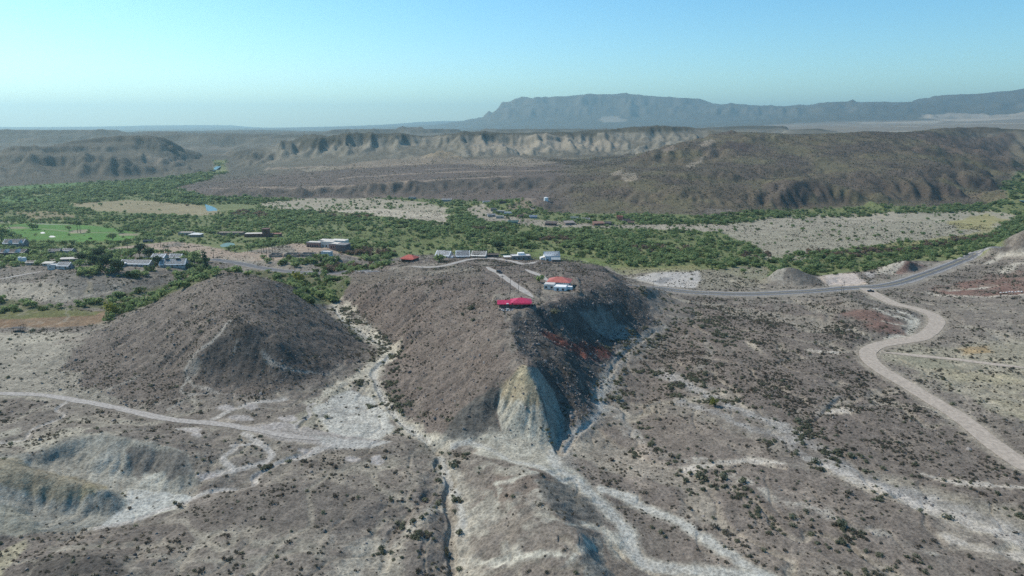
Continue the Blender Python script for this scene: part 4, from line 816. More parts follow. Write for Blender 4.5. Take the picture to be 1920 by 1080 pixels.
# ------------------------------------------------------------------ materials
def mat(name, color, rough=0.85, metal=0.0, var=0.0, scale=1.0, bump=0.0, spec=0.3):
    m = bpy.data.materials.new(name); m.use_nodes = True
    n = m.node_tree.nodes; l = m.node_tree.links; b = n['Principled BSDF']
    b.inputs['Base Color'].default_value = (*color, 1); b.inputs['Roughness'].default_value = rough; b.inputs['Metallic'].default_value = metal
    b.inputs['Specular IOR Level'].default_value = spec
    if var or bump:
        tc = n.new('ShaderNodeTexCoord'); nz = n.new('ShaderNodeTexNoise'); nz.inputs['Scale'].default_value = scale; nz.inputs['Detail'].default_value = 5
        l.new(tc.outputs['Object'], nz.inputs['Vector'])
        if var:
            mr = n.new('ShaderNodeMapRange'); mr.inputs[1].default_value = .25; mr.inputs[2].default_value = .75; mr.inputs[3].default_value = 1-var; mr.inputs[4].default_value = 1+var
            l.new(nz.outputs['Fac'], mr.inputs[0])
            mx = n.new('ShaderNodeMix'); mx.data_type = 'RGBA'; mx.blend_type = 'MULTIPLY'; mx.inputs[0].default_value = 1; mx.inputs[6].default_value = (*color, 1)
            l.new(mr.outputs[0], mx.inputs[7]); l.new(mx.outputs[2], b.inputs['Base Color'])
        if bump:
            bp = n.new('ShaderNodeBump'); bp.inputs['Strength'].default_value = bump; bp.inputs['Distance'].default_value = 0.3
            l.new(nz.outputs['Fac'], bp.inputs['Height']); l.new(bp.outputs[0], b.inputs['Normal'])
    return m
soil = bpy.data.materials.new('soil'); soil.use_nodes = True
n = soil.node_tree.nodes; l = soil.node_tree.links; b = n['Principled BSDF']
b.inputs['Roughness'].default_value = 0.95; b.inputs['Specular IOR Level'].default_value = 0.12
at = n.new('ShaderNodeVertexColor'); at.layer_name = 'Col'
geo = n.new('ShaderNodeNewGeometry')
def tex(kind, scale, **kw):
    t = n.new(kind); t.inputs['Scale'].default_value = scale
    for k, v in kw.items(): t.inputs[k].default_value = v
    l.new(geo.outputs['Position'], t.inputs['Vector']); return t
def mapr(src, a, b_, c, d):
    m = n.new('ShaderNodeMapRange'); m.inputs[1].default_value = a; m.inputs[2].default_value = b_; m.inputs[3].default_value = c; m.inputs[4].default_value = d
    l.new(src, m.inputs[0]); return m.outputs[0]
def mul(a, b_):
    m = n.new('ShaderNodeMath'); m.operation = 'MULTIPLY'; l.new(a, m.inputs[0]); l.new(b_, m.inputs[1]); return m.outputs[0]
v1 = tex('ShaderNodeTexVoronoi', 0.9); v2 = tex('ShaderNodeTexVoronoi', 0.28); g1 = tex('ShaderNodeTexNoise', 0.5, Detail=6.0, Roughness=0.65); g2 = tex('ShaderNodeTexNoise', 2.2, Detail=3.0)
f = mul(mul(mapr(v1.outputs['Distance'], 0.1, 0.7, 0.64, 1.16), mapr(v2.outputs['Distance'], 0.1, 0.75, 0.80, 1.10)), mul(mapr(g1.outputs['Fac'], 0.3, 0.7, 0.88, 1.12), mapr(g2.outputs['Fac'], 0.3, 0.7, 0.78, 1.22)))
cb = n.new('ShaderNodeCombineColor'); [l.new(f, cb.inputs[k]) for k in range(3)]
mx = n.new('ShaderNodeMix'); mx.data_type = 'RGBA'; mx.blend_type = 'MULTIPLY'; mx.inputs[0].default_value = 1
l.new(at.outputs['Color'], mx.inputs[6]); l.new(cb.outputs[0], mx.inputs[7]); l.new(mx.outputs[2], b.inputs['Base Color'])
bp = n.new('ShaderNodeBump'); bp.inputs['Strength'].default_value = 0.9; bp.inputs['Distance'].default_value = 0.7
l.new(g1.outputs['Fac'], bp.inputs['Height']); l.new(bp.outputs[0], b.inputs['Normal'])

# ------------------------------------------------------------------ split the one ground surface into its named pieces
def part_of(poly_px, zmin): return (area(poly_px, 1, 2) > 0.5) & (Z > zmin)
ZONE = np.zeros(Z.shape, np.int8)                     # 0 desert_ground
ZONE[valley > 0.5] = 1                               # valley_floor
ZONE[(ridge > 0.5)] = 2
ZONE[(hill > 0.5)] = 3
ZONE[(far > 0.5) & (LRG < 7.6) & (THG < 0.12)] = 4   # river terraces
ZONE[(far > 0.5) & (LRG >= 7.50) & (LRG < 8.3) & (THG < -0.27)] = 5
ZONE[(far > 0.5) & (LRG >= 7.50) & (LRG < 8.3) & (THG >= -0.27)] = 6
ZONE[(hills > 0.5)] = 7
ZONE[(LRG >= 8.3) & (LRG < 9.02)] = 8
ZONE[(LRG >= 9.02)] = 9
ZNAME = ['desert_ground', 'valley_floor', 'house_ridge', 'bare_hill', 'river_terrace', 'mesa', 'badland_mesas', 'rocky_hills', 'desert_plateau', 'mountains']
ZLABEL = ['grey gravel desert ground with pale washes', 'green valley floor along the river', 'brown stony ridge carrying the two red-roofed houses', 'bare brown hill left of the house ridge', 'dark stepped terraces behind the river woods', 'flat-topped mesa far left beside the river gap', 'row of pale eroded mesas below the horizon', 'dark rocky hills behind the scrub flat on the right', 'distant desert plateau under the mountains', 'blue mountains along the horizon']
vid = np.arange(NR*NT).reshape(NR, NT)
quads = np.stack([vid[:-1, :-1], vid[:-1, 1:], vid[1:, 1:], vid[1:, :-1]], -1).reshape(-1, 4)
inner = (np.abs(THG) < 1.0)
zq = ZONE[:-1, :-1].ravel()
CO = np.stack([X, Y, Z], -1).reshape(-1, 3).astype(np.float32)
# vertex normals of the whole surface, shared along the cuts
e1 = CO[quads[:, 2]]-CO[quads[:, 0]]; e2 = CO[quads[:, 3]]-CO[quads[:, 1]]
fn = np.cross(e1, e2); fn[fn[:, 2] < 0] *= -1
fn /= np.linalg.norm(fn, axis=1, keepdims=True)+1e-12
VN = np.zeros((NR*NT, 3), np.float64)
for k in range(4):
    for c in range(3): VN[:, c] += np.bincount(quads[:, k], fn[:, c], NR*NT)
VN = (VN/(np.linalg.norm(VN, axis=1, keepdims=True)+1e-12)).astype(np.float32)
def raw_mesh(name, co, faces, material, smooth_=True):
    me = bpy.data.meshes.new(name); k = faces.shape[1]
    me.vertices.add(len(co)); me.vertices.foreach_set('co', np.ascontiguousarray(co, np.float32).ravel())
    me.loops.add(faces.size); me.loops.foreach_set('vertex_index', np.ascontiguousarray(faces, np.int32).ravel())
    me.polygons.add(len(faces)); me.polygons.foreach_set('loop_start', np.arange(0, faces.size, k, dtype=np.int32))
    me.update(calc_edges=True)
    if smooth_: me.shade_smooth()
    if material: me.materials.append(material)
    return me
def link(name, me, parent=None, **props):
    o = bpy.data.objects.new(name, me); col.objects.link(o)
    if parent: o.parent = parent
    for k, v in props.items(): o[k] = v
    return o
for zi, nm in enumerate(ZNAME):
    fq = quads[zq == zi]
    used = np.unique(fq); remap = np.zeros(NR*NT, np.int32); remap[used] = np.arange(len(used))
    me = raw_mesh(nm, CO[used], remap[fq][:, ::-1] if False else remap[fq], soil)
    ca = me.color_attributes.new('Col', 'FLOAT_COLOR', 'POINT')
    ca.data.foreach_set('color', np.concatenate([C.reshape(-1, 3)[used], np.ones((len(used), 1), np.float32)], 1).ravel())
    me.normals_split_custom_set_from_vertices(VN[used])
    link(nm, me, kind='structure', label=ZLABEL[zi])
# small disc under the drone
k0 = vid[0]; cx = np.concatenate([CO[k0], [[0, 0, -2]]]); fz = np.stack([np.arange(NT-1), np.arange(1, NT), np.full(NT-1, NT)], 1)
me = raw_mesh('desert_patch', cx, fz, soil); ca = me.color_attributes.new('Col', 'FLOAT_COLOR', 'POINT'); ca.data.foreach_set('color', np.tile([.2, .18, .17, 1], NT+1)); link('desert_patch', me, kind='structure')

# ------------------------------------------------------------------ air
hz = bpy.data.materials.new('haze'); hz.use_nodes = True
n = hz.node_tree; n.nodes.remove(n.nodes['Principled BSDF'])
pv = n.nodes.new('ShaderNodeVolumePrincipled'); pv.inputs['Color'].default_value = (0.60, 0.91, 1.0, 1); pv.inputs['Density'].default_value = 6.8e-5; pv.inputs['Anisotropy'].default_value = 0.4
n.links.new(pv.outputs[0], n.nodes['Material Output'].inputs['Volume'])
bm = bmesh.new(); bmesh.ops.create_cube(bm, size=1.0); me = bpy.data.meshes.new('haze'); bm.to_mesh(me); bm.free(); me.materials.append(hz)
zlo, zhi = float(Z.min())-1, max(float(Z.max()), HC)+5
o = link('haze', me, kind='stuff'); o.scale = (51400, 51400, zhi-zlo); o.location = (0, 0, (zhi+zlo)/2)

# ------------------------------------------------------------------ road surfaces
def zfine(x, y):
    """height of the drawn ground at world points"""
    x = np.asarray(x, float); y = np.asarray(y, float)
    th = np.arctan2(x, y); lr = np.log(np.hypot(x, y)+1e-9)
    j = np.clip(np.searchsorted(th_m, th)-1, 0, NT-2); i = np.clip(np.searchsorted(lr_m, lr)-1, 0, NR-2)
    tj = (th-th_m[j])/(th_m[j+1]-th_m[j]); ti = (lr-lr_m[i])/(lr_m[i+1]-lr_m[i])
    return (Z[i, j]*(1-ti)+Z[i+1, j]*ti)*(1-tj) + (Z[i, j+1]*(1-ti)+Z[i+1, j+1]*ti)*tj
def ribbon(name, path, offs, lift, material, **props):
    t = np.gradient(path[:, :2], axis=0); t /= np.linalg.norm(t, axis=1, keepdims=True)+1e-9; nrm = np.stack([t[:, 1], -t[:, 0]], 1)
    rows = []
    for o_ in offs:
        o_ = np.asarray(o_); p = path[:, :2] + nrm*(o_[:, None] if o_.ndim else o_)
        rows.append(np.concatenate([p, np.maximum(path[:, 2:3], zfine(p[:, 0], p[:, 1])[:, None]+0.02)*1.0 + lift], 1))
    co = np.stack(rows, 1); m, k = co.shape[:2]; idx = np.arange(m*k).reshape(m, k)
    fq = np.stack([idx[:-1, :-1], idx[:-1, 1:], idx[1:, 1:], idx[1:, :-1]], -1).reshape(-1, 4)
    return link(name, raw_mesh(name, co.reshape(-1, 3), fq, material), kind='structure', **props)
asphalt = mat('asphalt', (0.115, 0.113, 0.115), .9, var=.25, scale=.4)
dirt = mat('packed_dirt', (0.355, 0.30, 0.245), .95, var=.28, scale=.7, bump=.6)
dirt_grey = mat('grey_dirt', (0.33, 0.30, 0.268), .95, var=.4, scale=.9, bump=.8)
line_w = mat('road_paint_white', (0.62, 0.62, 0.60), .7, var=.2, scale=2); line_y = mat('road_paint_yellow', (0.50, 0.40, 0.14), .7, var=.2, scale=2)
berm = mat('road_shoulder_gravel', (0.27, 0.25, 0.235), .95, var=.25, scale=.5, bump=.5)
def ragged(path, half, seed, amp, end=False):
    s = np.arange(len(path))*1.6; w = half*(1+amp*fbm(s/14.0, s*0+seed*7.7, 3, seed)+amp*.6*fbm(s/4.0, s*0+seed*3.7, 2, seed+9))
    return w*np.clip(np.minimum(s, s[-1]-s)/14.0+.04, 0, 1)**.6 if end else w
for nm, mt_, half, lab in (('highway', asphalt, 4.6, 'grey two-lane highway curving behind the plain'), ('highway_west', asphalt, 3.6, 'grey road curving behind the bare hill')):
    p, h = ROADS[nm]
    sh = h+0.4
    ribbon('road_shoulder', p, [-ragged(p, sh, 3, .12), np.full(len(p), -sh*.4), np.full(len(p), sh*.4), ragged(p, sh, 4, .12)], 0.02, berm)
    ribbon('highway', p, [-half, -half*.33, half*.33, half], 0.06, mt_, label=lab)
    if nm == 'highway':
        for o_ in (-half+.35, half-.35): ribbon('edge_line', p, [o_-.11, o_+.11], 0.075, line_w)
        for o_ in (-.17, .17): ribbon('centre_line', p, [o_-.08, o_+.08], 0.075, line_y)
for nm, mt_, half, lab in (('dirt', dirt, 4.2, 'wide tan dirt road winding across the right-hand plain'), ('spur', dirt, 2.2, 'tan side track leaving the bend of the dirt road'), ('town', dirt_grey, 2.3, 'pale dirt lane past the white-roofed sheds'), ('ridge', dirt_grey, 2.1, 'pale driveway along the ridge to the crimson-roofed house'), ('ridge2', dirt_grey, 2.0, 'pale driveway to the house with the coral roof'), ('west', dirt_grey, 1.9, 'worn dirt track crossing below the bare hill'), ('mesa', dirt_grey, 2.0, 'pale dirt road up to the small town')):
    p, h = ROADS[nm]; a = .26 if nm != 'dirt' else .07
    ribbon('dirt_road', p, [-ragged(p, half, 5, a, nm in TAPER), -.4*ragged(p, half, 5, 0, nm in TAPER), .4*ragged(p, half, 6, 0, nm in TAPER), ragged(p, half, 6, a, nm in TAPER)], 0.05, mt_, label=lab)
print('ground', round(time.time()-T0, 1))
# ------------------------------------------------------------------ plants: prototypes
def leaf_mat(name, c, dark, hue=0.06, val=0.5):
    """matt leaf; each plant gets its own shade"""
    m = bpy.data.materials.new(name); m.use_nodes = True
    n = m.node_tree.nodes; l = m.node_tree.links; b = n['Principled BSDF']; b.inputs['Roughness'].default_value = .8; b.inputs['Specular IOR Level'].default_value = .2
    oi = n.new('ShaderNodeObjectInfo'); rp = n.new('ShaderNodeValToRGB'); e = rp.color_ramp.elements
    e[0].position = 0; e[0].color = (*dark, 1); e[1].position = 1; e[1].color = (*c, 1)
    l.new(oi.outputs['Random'], rp.inputs[0])
    g = n.new('ShaderNodeNewGeometry'); rr = n.new('ShaderNodeMapRange'); rr.inputs[3].default_value = 1-val*.6; rr.inputs[4].default_value = 1+val*.6
    l.new(g.outputs['Random Per Island'], rr.inputs[0])
    mx = n.new('ShaderNodeMix'); mx.data_type = 'RGBA'; mx.blend_type = 'MULTIPLY'; mx.inputs[0].default_value = 1
    l.new(rp.outputs[0], mx.inputs[6]); l.new(rr.outputs[0], mx.inputs[7])
    tr = n.new('ShaderNodeBsdfTranslucent'); ms = n.new('ShaderNodeMixShader'); ms.inputs[0].default_value = .6
    l.new(mx.outputs[2], b.inputs['Base Color']); l.new(mx.outputs[2], tr.inputs[0])
    l.new(b.outputs[0], ms.inputs[1]); l.new(tr.outputs[0], ms.inputs[2]); l.new(ms.outputs[0], n['Material Output'].inputs[0])
    return m
M_SCRUB = leaf_mat('scrub_leaf', (0.19, 0.175, 0.13), (0.105, 0.096, 0.078))
M_GREENSCRUB = leaf_mat('green_scrub_leaf', (0.225, 0.228, 0.155), (0.15, 0.16, 0.11))
M_DRY = leaf_mat('dry_scrub', (0.20, 0.165, 0.125), (0.10, 0.08, 0.068))
M_TREE = leaf_mat('river_leaf', (0.265, 0.33, 0.145), (0.165, 0.235, 0.10))
M_RUST = leaf_mat('rust_leaf', (0.25, 0.18, 0.13), (0.17, 0.13, 0.092))
M_PALEG = leaf_mat('pale_green_leaf', (0.150, 0.190, 0.070), (0.090, 0.130, 0.045))
M_DARKT = leaf_mat('dark_leaf', (0.060, 0.095, 0.050), (0.045, 0.075, 0.042))
M_YEL = leaf_mat('yellow_green_leaf', (0.25, 0.26, 0.06), (0.17, 0.19, 0.045))
M_BARK = mat('bark', (0.095, 0.072, 0.055), .95, var=.3, scale=3)
M_WOOD = mat('dark_stem', (0.075, 0.06, 0.05), .95)
def leaves(lobes, n, size, seed, flat=0.0):
    """leaf clumps spread through ellipsoid lobes (cx,cy,cz,rx,ry,rz)"""
    g = np.random.default_rng(seed); vol = np.array([a[3]*a[4]*a[5] for a in lobes])**0.75; pick = g.choice(len(lobes), n, p=vol/vol.sum())
    L = np.array(lobes)[pick]; d = g.normal(size=(n, 3)); d /= np.linalg.norm(d, axis=1, keepdims=True)
    rad = g.random(n)**0.28*(0.88+0.24*g.random(n)); p = L[:, :3]+d*L[:, 3:]*rad[:, None]; p[:, 2] = np.maximum(p[:, 2], 0.03)
    nn = d*0.9 + g.normal(size=(n, 3))*0.55 + np.array([0, 0, .25]); nn /= np.linalg.norm(nn, axis=1, keepdims=True)
    t = np.cross(nn, g.normal(size=(n, 3))); t /= np.linalg.norm(t, axis=1, keepdims=True)+1e-9; bt = np.cross(nn, t)
    s = size*(0.6+0.9*g.random(n))[:, None]
    co = np.stack([p-t*s, p+bt*s*.62+nn*s*.14, p+t*s, p-bt*s*.62+nn*s*.1], 1).reshape(-1, 3)
    return co, np.arange(4*n).reshape(n, 4)
def mesh_of(name, parts, material): 
    cs, fs, k = [], [], 0
    for c, f in parts: cs.append(c); fs.append(f+k); k += len(c)
    return raw_mesh(name, np.concatenate(cs), np.concatenate(fs), material, False)
def tube(pts, r0, r1, k=5):
    pts = np.array(pts, float); n = len(pts); rows = []
    for a in range(n):
        t = pts[min(a+1, n-1)]-pts[max(a-1, 0)]; t /= np.linalg.norm(t)+1e-9
        u = np.cross(t, [0.3, 1, 0.1]); u /= np.linalg.norm(u)+1e-9; w = np.cross(t, u); r = r0+(r1-r0)*a/(n-1)
        an = np.arange(k)*2*math.pi/k; rows.append(pts[a]+r*(np.cos(an)[:, None]*u+np.sin(an)[:, None]*w))
    co = np.concatenate(rows); idx = np.arange(n*k).reshape(n, k); q_ = []
    for a in range(n-1):
        for b_ in range(k): q_.append((idx[a, b_], idx[a, (b_+1) % k], idx[a+1, (b_+1) % k], idx[a+1, b_]))
    return co, np.array(q_)
def dome(seed, n=46, spread=1.0, hgt=0.75, size=0.2):
    g = np.random.default_rng(seed); lb = []
    for k in range(4): a = g.random()*6.28; q_ = .38*spread*g.random(); lb.append((q_*math.cos(a), q_*math.sin(a), hgt*(.32+.2*g.random()), .55*spread, .5*spread, hgt*.5))
    return leaves(lb, n, size, seed)
def crown_lobes(seed, R_, H, base, n=7):
    g = np.random.default_rng(seed); lb = [(0, 0, base+(H-base)*.5, R_*.62, R_*.62, (H-base)*.48)]
    for k in range(n): a = 6.28*(k+g.random()*.7)/n; q_ = R_*(.38+.3*g.random()); s = R_*(.34+.22*g.random()); lb.append((q_*math.cos(a), q_*math.sin(a), base+(H-base)*(.25+.5*g.random()), s, s, s*.8))
    return lb
def limbs(seed, R_, H, base, r):
    g = np.random.default_rng(seed); P_ = [tube([(0, 0, -.25), (.05*R_, .03*R_, base*.6), (.02*R_, -.05*R_, base+.3*(H-base)), (0, 0, base+.65*(H-base))], r, r*.25)]
    for k in range(4): a = 6.28*(k+g.random())/4; P_.append(tube([(0, 0, base*.55+.12*H*g.random()), (R_*.25*math.cos(a), R_*.25*math.sin(a), base+.12*(H-base)), (R_*.62*math.cos(a), R_*.62*math.sin(a), base+.45*(H-base))], r*.55, r*.12, 4))
    return P_
# unit-size meshes, scaled per plant
SHRUB = [mesh_of('scrub_%s' % 'abc'[k], [dome(100+k)], M_SCRUB) for k in range(3)] + [mesh_of('green_scrub_%s' % 'ab'[k], [dome(110+k, 56, 1.05, .85, .2)], M_GREENSCRUB) for k in range(2)] + [mesh_of('dry_scrub', [dome(120, 40, 1.0, .6, .19)], M_DRY)]
TUFT = [mesh_of('tuft_%s' % 'ab'[k], [dome(130+k, 16, 1.0, .8, .34)], M_SCRUB) for k in range(2)]
THICK = [mesh_of('thicket_%s' % 'abc'[k], [leaves(crown_lobes(200+k, 1.0, 1.35, .12, 6), 130, .2, 200+k)], M_TREE) for k in range(3)] + [mesh_of('thicket_rust', [leaves(crown_lobes(210, 1.0, 1.2, .1, 6), 120, .2, 210)], M_RUST), mesh_of('thicket_pale', [leaves(crown_lobes(211, 1.0, 1.1, .1, 6), 120, .2, 211)], M_PALEG)]
def rock_mesh(seed):
    bm = bmesh.new(); bmesh.ops.create_icosphere(bm, subdivisions=1, radius=1); g = random.Random(seed)
    for v in bm.verts: v.co *= .7+.55*g.random(); v.co.z *= .7
    me = bpy.data.meshes.new('stone_shape'); bm.to_mesh(me); bm.free(); me.materials.append(M_STONE); return me
M_STONE = leaf_mat('stone', (0.24, 0.215, 0.195), (0.085, 0.078, 0.075), val=.1)
M_STONE.node_tree.nodes['Mix Shader'].inputs[0].default_value = 0
ROCK = [rock_mesh(k) for k in range(3)]

# ------------------------------------------------------------------ scatter
tan_m = (Z-HC)/r_m[:, None]
hor = np.maximum.accumulate(np.where((r_m > 100)[:, None], tan_m, -9), axis=0)
SEEN = tan_m >= hor-0.004                               # ground the survey view could see
def sample(n, lam, lr0, lr1, seed, th=0.73):
    """scatter over the ground with lam(i, j) plants per square metre, n tries"""
    g = np.random.default_rng(seed)
    r0, r1 = math.exp(lr0), math.exp(lr1); r = np.sqrt(g.random(n)*(r1*r1-r0*r0)+r0*r0); t = (g.random(n)*2-1)*th
    cell = th*(r1*r1-r0*r0)/n                            # m2 for each try
    i = np.clip(np.searchsorted(lr_m, np.log(r)), 0, NR-1); j = np.clip(np.searchsorted(th_m, t), 0, NT-1)
    keep = (g.random(n) < lam[i, j]*cell)
    r, t, i, j = r[keep], t[keep], i[keep], j[keep]
    x = r*np.sin(t); y = r*np.cos(t); return x, y, zfine(x, y), i, j, r, t
ROADM = np.zeros(Z.shape, bool)
for nm, (p, h) in ROADS.items():
    th_ = np.arctan2(p[:, 0], p[:, 1]); lr_ = np.log(np.hypot(p[:, 0], p[:, 1])); poly = list(zip(th_, lr_))
    for a in range(0, len(poly)-1, 24):
        sgm = poly[a:a+25]; I, J = window(sgm, (h+3)/math.exp(lr_.min()))
        if I.stop > I.start and J.stop > J.start: ROADM[I, J] |= sdf(sgm, I, J, False)*np.exp(LRG[I, J]) < h+.6
KEEP_OUT = []                                            # (x, y, radius) of houses and yards, filled below
def free(x, y):
    ok = np.ones(len(x), bool)
    for a, b_, c_ in KEEP_OUT: ok &= np.hypot(x-a, y-b_) > c_
    return ok
PROTO = {}
def cloud(name, meshes, pos, scl, idx, rot, **props):
    """uncountable small plants or stones: one object, instanced on its points"""
    me = bpy.data.meshes.new(name); n_ = len(pos); me.vertices.add(n_); me.vertices.foreach_set('co', np.ascontiguousarray(pos, np.float32).ravel())
    for nm, typ, dat in (('scl', 'FLOAT_VECTOR', scl), ('rot', 'FLOAT_VECTOR', rot)):
        a = me.attributes.new(nm, typ, 'POINT'); a.data.foreach_set('vector', np.ascontiguousarray(dat, np.float32).ravel())
    a = me.attributes.new('idx', 'INT', 'POINT'); a.data.foreach_set('value', np.ascontiguousarray(idx, np.int32))
    key = tuple(m.name for m in meshes)
    if key not in PROTO:
        c = bpy.data.collections.new('shapes_'+name)
        for k, m in enumerate(meshes): c.objects.link(bpy.data.objects.new('%02d_%s' % (k, m.name), m))
        PROTO[key] = c
    ng = bpy.data.node_groups.new('scatter_'+name, 'GeometryNodeTree'); ng.interface.new_socket('Geometry', in_out='INPUT', socket_type='NodeSocketGeometry'); ng.interface.new_socket('Geometry', in_out='OUTPUT', socket_type='NodeSocketGeometry')
    N = ng.nodes; Lk = ng.links; gi = N.new('NodeGroupInput'); go = N.new('NodeGroupOutput'); ip = N.new('GeometryNodeInstanceOnPoints'); ci = N.new('GeometryNodeCollectionInfo')
    ci.inputs['Collection'].default_value = PROTO[key]; ci.inputs['Separate Children'].default_value = True; ci.inputs['Reset Children'].default_value = True
    ip.inputs['Pick Instance'].default_value = True
    def attr(nm, typ): a = N.new('GeometryNodeInputNamedAttribute'); a.data_type = typ; a.inputs['Name'].default_value = nm; return a.outputs[0]
    Lk.new(gi.outputs[0], ip.inputs['Points']); Lk.new(ci.outputs[0], ip.inputs['Instance']); Lk.new(attr('idx', 'INT'), ip.inputs['Instance Index'])
    Lk.new(attr('rot', 'FLOAT_VECTOR'), ip.inputs['Rotation']); Lk.new(attr('scl', 'FLOAT_VECTOR'), ip.inputs['Scale']); Lk.new(ip.outputs[0], go.inputs[0])
    o = link(name, me, kind='stuff', **props); md = o.modifiers.new('scatter', 'NODES'); md.node_group = ng
    return o
def spec(o, label, cat, group=None):
    o['label'] = label; o['category'] = cat
    if group: o['group'] = group
def empty(name, x, y, z, rz=0.0):
    o = bpy.data.objects.new(name, None); col.objects.link(o); o.location = (x, y, z); o.rotation_euler = (0, 0, rz); return o

# ------------------------------------------------------------------ built things
class MB:
    def __init__(self): self.v = []; self.f = []
    def box(self, x0, x1, y0, y1, z0, z1):
        k = len(self.v); self.v += [(x0,y0,z0),(x1,y0,z0),(x1,y1,z0),(x0,y1,z0),(x0,y0,z1),(x1,y0,z1),(x1,y1,z1),(x0,y1,z1)]
        self.f += [tuple(k+i for i in q_) for q_ in ((0,3,2,1),(4,5,6,7),(0,1,5,4),(1,2,6,5),(2,3,7,6),(3,0,4,7))]; return self
    def poly(self, pts): k = len(self.v); self.v += pts; self.f.append(tuple(range(k, k+len(pts)))); return self
    def prism(self, prof, y0, y1):
        """profile of (x,z) swept along y"""
        k = len(self.v); n_ = len(prof); self.v += [(a, y0, b_) for a, b_ in prof]+[(a, y1, b_) for a, b_ in prof]
        self.f.append(tuple(k+i for i in range(n_))); self.f.append(tuple(k+n_+i for i in reversed(range(n_))))
        for i in range(n_): j = (i+1) % n_; self.f.append((k+j, k+i, k+n_+i, k+n_+j))
        return self
    def cyl(self, cx, cy, z0, z1, r, k_=12, r1=None):
        r1 = r if r1 is None else r1; k = len(self.v)
        for zz, rr in ((z0, r), (z1, r1)): self.v += [(cx+rr*math.cos(6.2832*i/k_), cy+rr*math.sin(6.2832*i/k_), zz) for i in range(k_)]
        self.f.append(tuple(k+i for i in reversed(range(k_)))); self.f.append(tuple(k+k_+i for i in range(k_)))
        for i in range(k_): j = (i+1) % k_; self.f.append((k+i, k+j, k+k_+j, k+k_+i))
        return self
    def wheel(self, cx, y0, y1, cz, r, k_=12):
        k = len(self.v)
        for yy in (y0, y1): self.v += [(cx+r*math.cos(6.2832*i/k_), yy, cz+r*math.sin(6.2832*i/k_)) for i in range(k_)]
        self.f.append(tuple(k+i for i in range(k_))); self.f.append(tuple(k+k_+i for i in reversed(range(k_))))
        for i in range(k_): j = (i+1) % k_; self.f.append((k+j, k+i, k+k_+i, k+k_+j))
        return self
    def build(self, name, material, parent=None, loc=None):
        me = bpy.data.meshes.new(name); me.from_pydata(self.v, [], self.f); me.update(); me.materials.append(material)
        o = link(name, me, parent)
        if loc: o.location = loc
        return o
_mats = {}
def flatmat(c, rough=.8, metal=0.0):
    k = (tuple(c), rough, metal)
    if k not in _mats: _mats[k] = mat('painted_%d' % len(_mats), c, rough, metal, var=.16, scale=.7)
    return _mats[k]
GLASS = mat('window_glass', (0.02, 0.028, 0.032), .15, spec=.6)
WOODD = mat('weathered_wood', (0.10, 0.08, 0.065), .9, var=.3, scale=2)
WHITE = (0.74, 0.74, 0.72); CREAM = (0.52, 0.47, 0.40); TANW = (0.36, 0.31, 0.26); GREYW = (0.34, 0.33, 0.32); BROWN = (0.13, 0.085, 0.06); DOORC = (0.12, 0.08, 0.06)
def at(u, v):
    th, lr = hit(u, v); r = math.exp(lr); x, y = r*math.sin(th), r*math.cos(th)
    return x, y, float(zfine([x], [y])[0]), math.hypot(r, HC)/F
def gable_roof(w, d, h, rise, ov=.5, th_=.16):
    """ridge along x"""
    m = MB(); a = d/2+ov; m_ = [( -a, h-ov*rise/(d/2)), (0, h+rise), (a, h-ov*rise/(d/2)), (a, h-ov*rise/(d/2)-th_), (0, h+rise-th_*1.05), (-a, h-ov*rise/(d/2)-th_)]
    k = len(m.v); x0, x1 = -w/2-ov, w/2+ov
    m.v += [(x0, p[0], p[1]) for p in m_]+[(x1, p[0], p[1]) for p in m_]
    m.f += [(0,1,7,6),(1,2,8,7),(2,3,9,8),(3,4,10,9),(4,5,11,10),(5,0,6,11),(0,5,4,1),(1,4,3,2),(6,7,10,11),(7,8,9,10)]; return m
def hip_roof(w, d, h, rise, ov=.6, th_=.16):
    m = MB(); X_, Y_ = w/2+ov, d/2+ov; q_ = max(w/2-d/2, .3)
    m.v = [(-X_,-Y_,h),(X_,-Y_,h),(X_,Y_,h),(-X_,Y_,h),(-q_,0,h+rise),(q_,0,h+rise),(-X_,-Y_,h-th_),(X_,-Y_,h-th_),(X_,Y_,h-th_),(-X_,Y_,h-th_)]
    m.f = [(0,1,5,4),(1,2,5),(2,3,4,5),(3,0,4),(6,7,1,0),(7,8,2,1),(8,9,3,2),(9,6,0,3),(9,8,7,6)]; return m
def gable_wall(w, d, h, rise):
    m = MB(); k = d/2
    m.prism([(-k, -1.2), (k, -1.2), (k, h), (0, h+rise), (-k, h)], -w/2, w/2)
    m.v = [(y, x, z) for x, y, z in m.v]; return m     # profile lies across y, swept along x
def windows(parent, w, d, h, sides, wc, n_door=1, big=1.0, base=1.0):
    k = 0
    for s in sides:
        L = w if s in 'fb' else d; n_ = max(1, int(L/3.4*wc+.5))
        for i in range(n_):
            c = -L/2+L*(i+.5)/n_; wd = .55*big; isdoor = (s == 'f' and n_door and i == n_//2)
            z0, z1 = (0.0, 2.05) if isdoor else (base, base+1.15*big)
            m = MB(); q_ = {'f': (c-wd, c+wd, -d/2-.06, -d/2-.01), 'b': (c-wd, c+wd, d/2+.01, d/2+.06)}.get(s)
            if s == 'l': m.box(-w/2-.06, -w/2-.01, c-wd, c+wd, z0, z1)
            elif s == 'r': m.box(w/2+.01, w/2+.06, c-wd, c+wd, z0, z1)
            else: m.box(*q_, z0, z1)
            m.build('door' if isdoor else 'window', flatmat(DOORC) if isdoor else GLASS, parent)
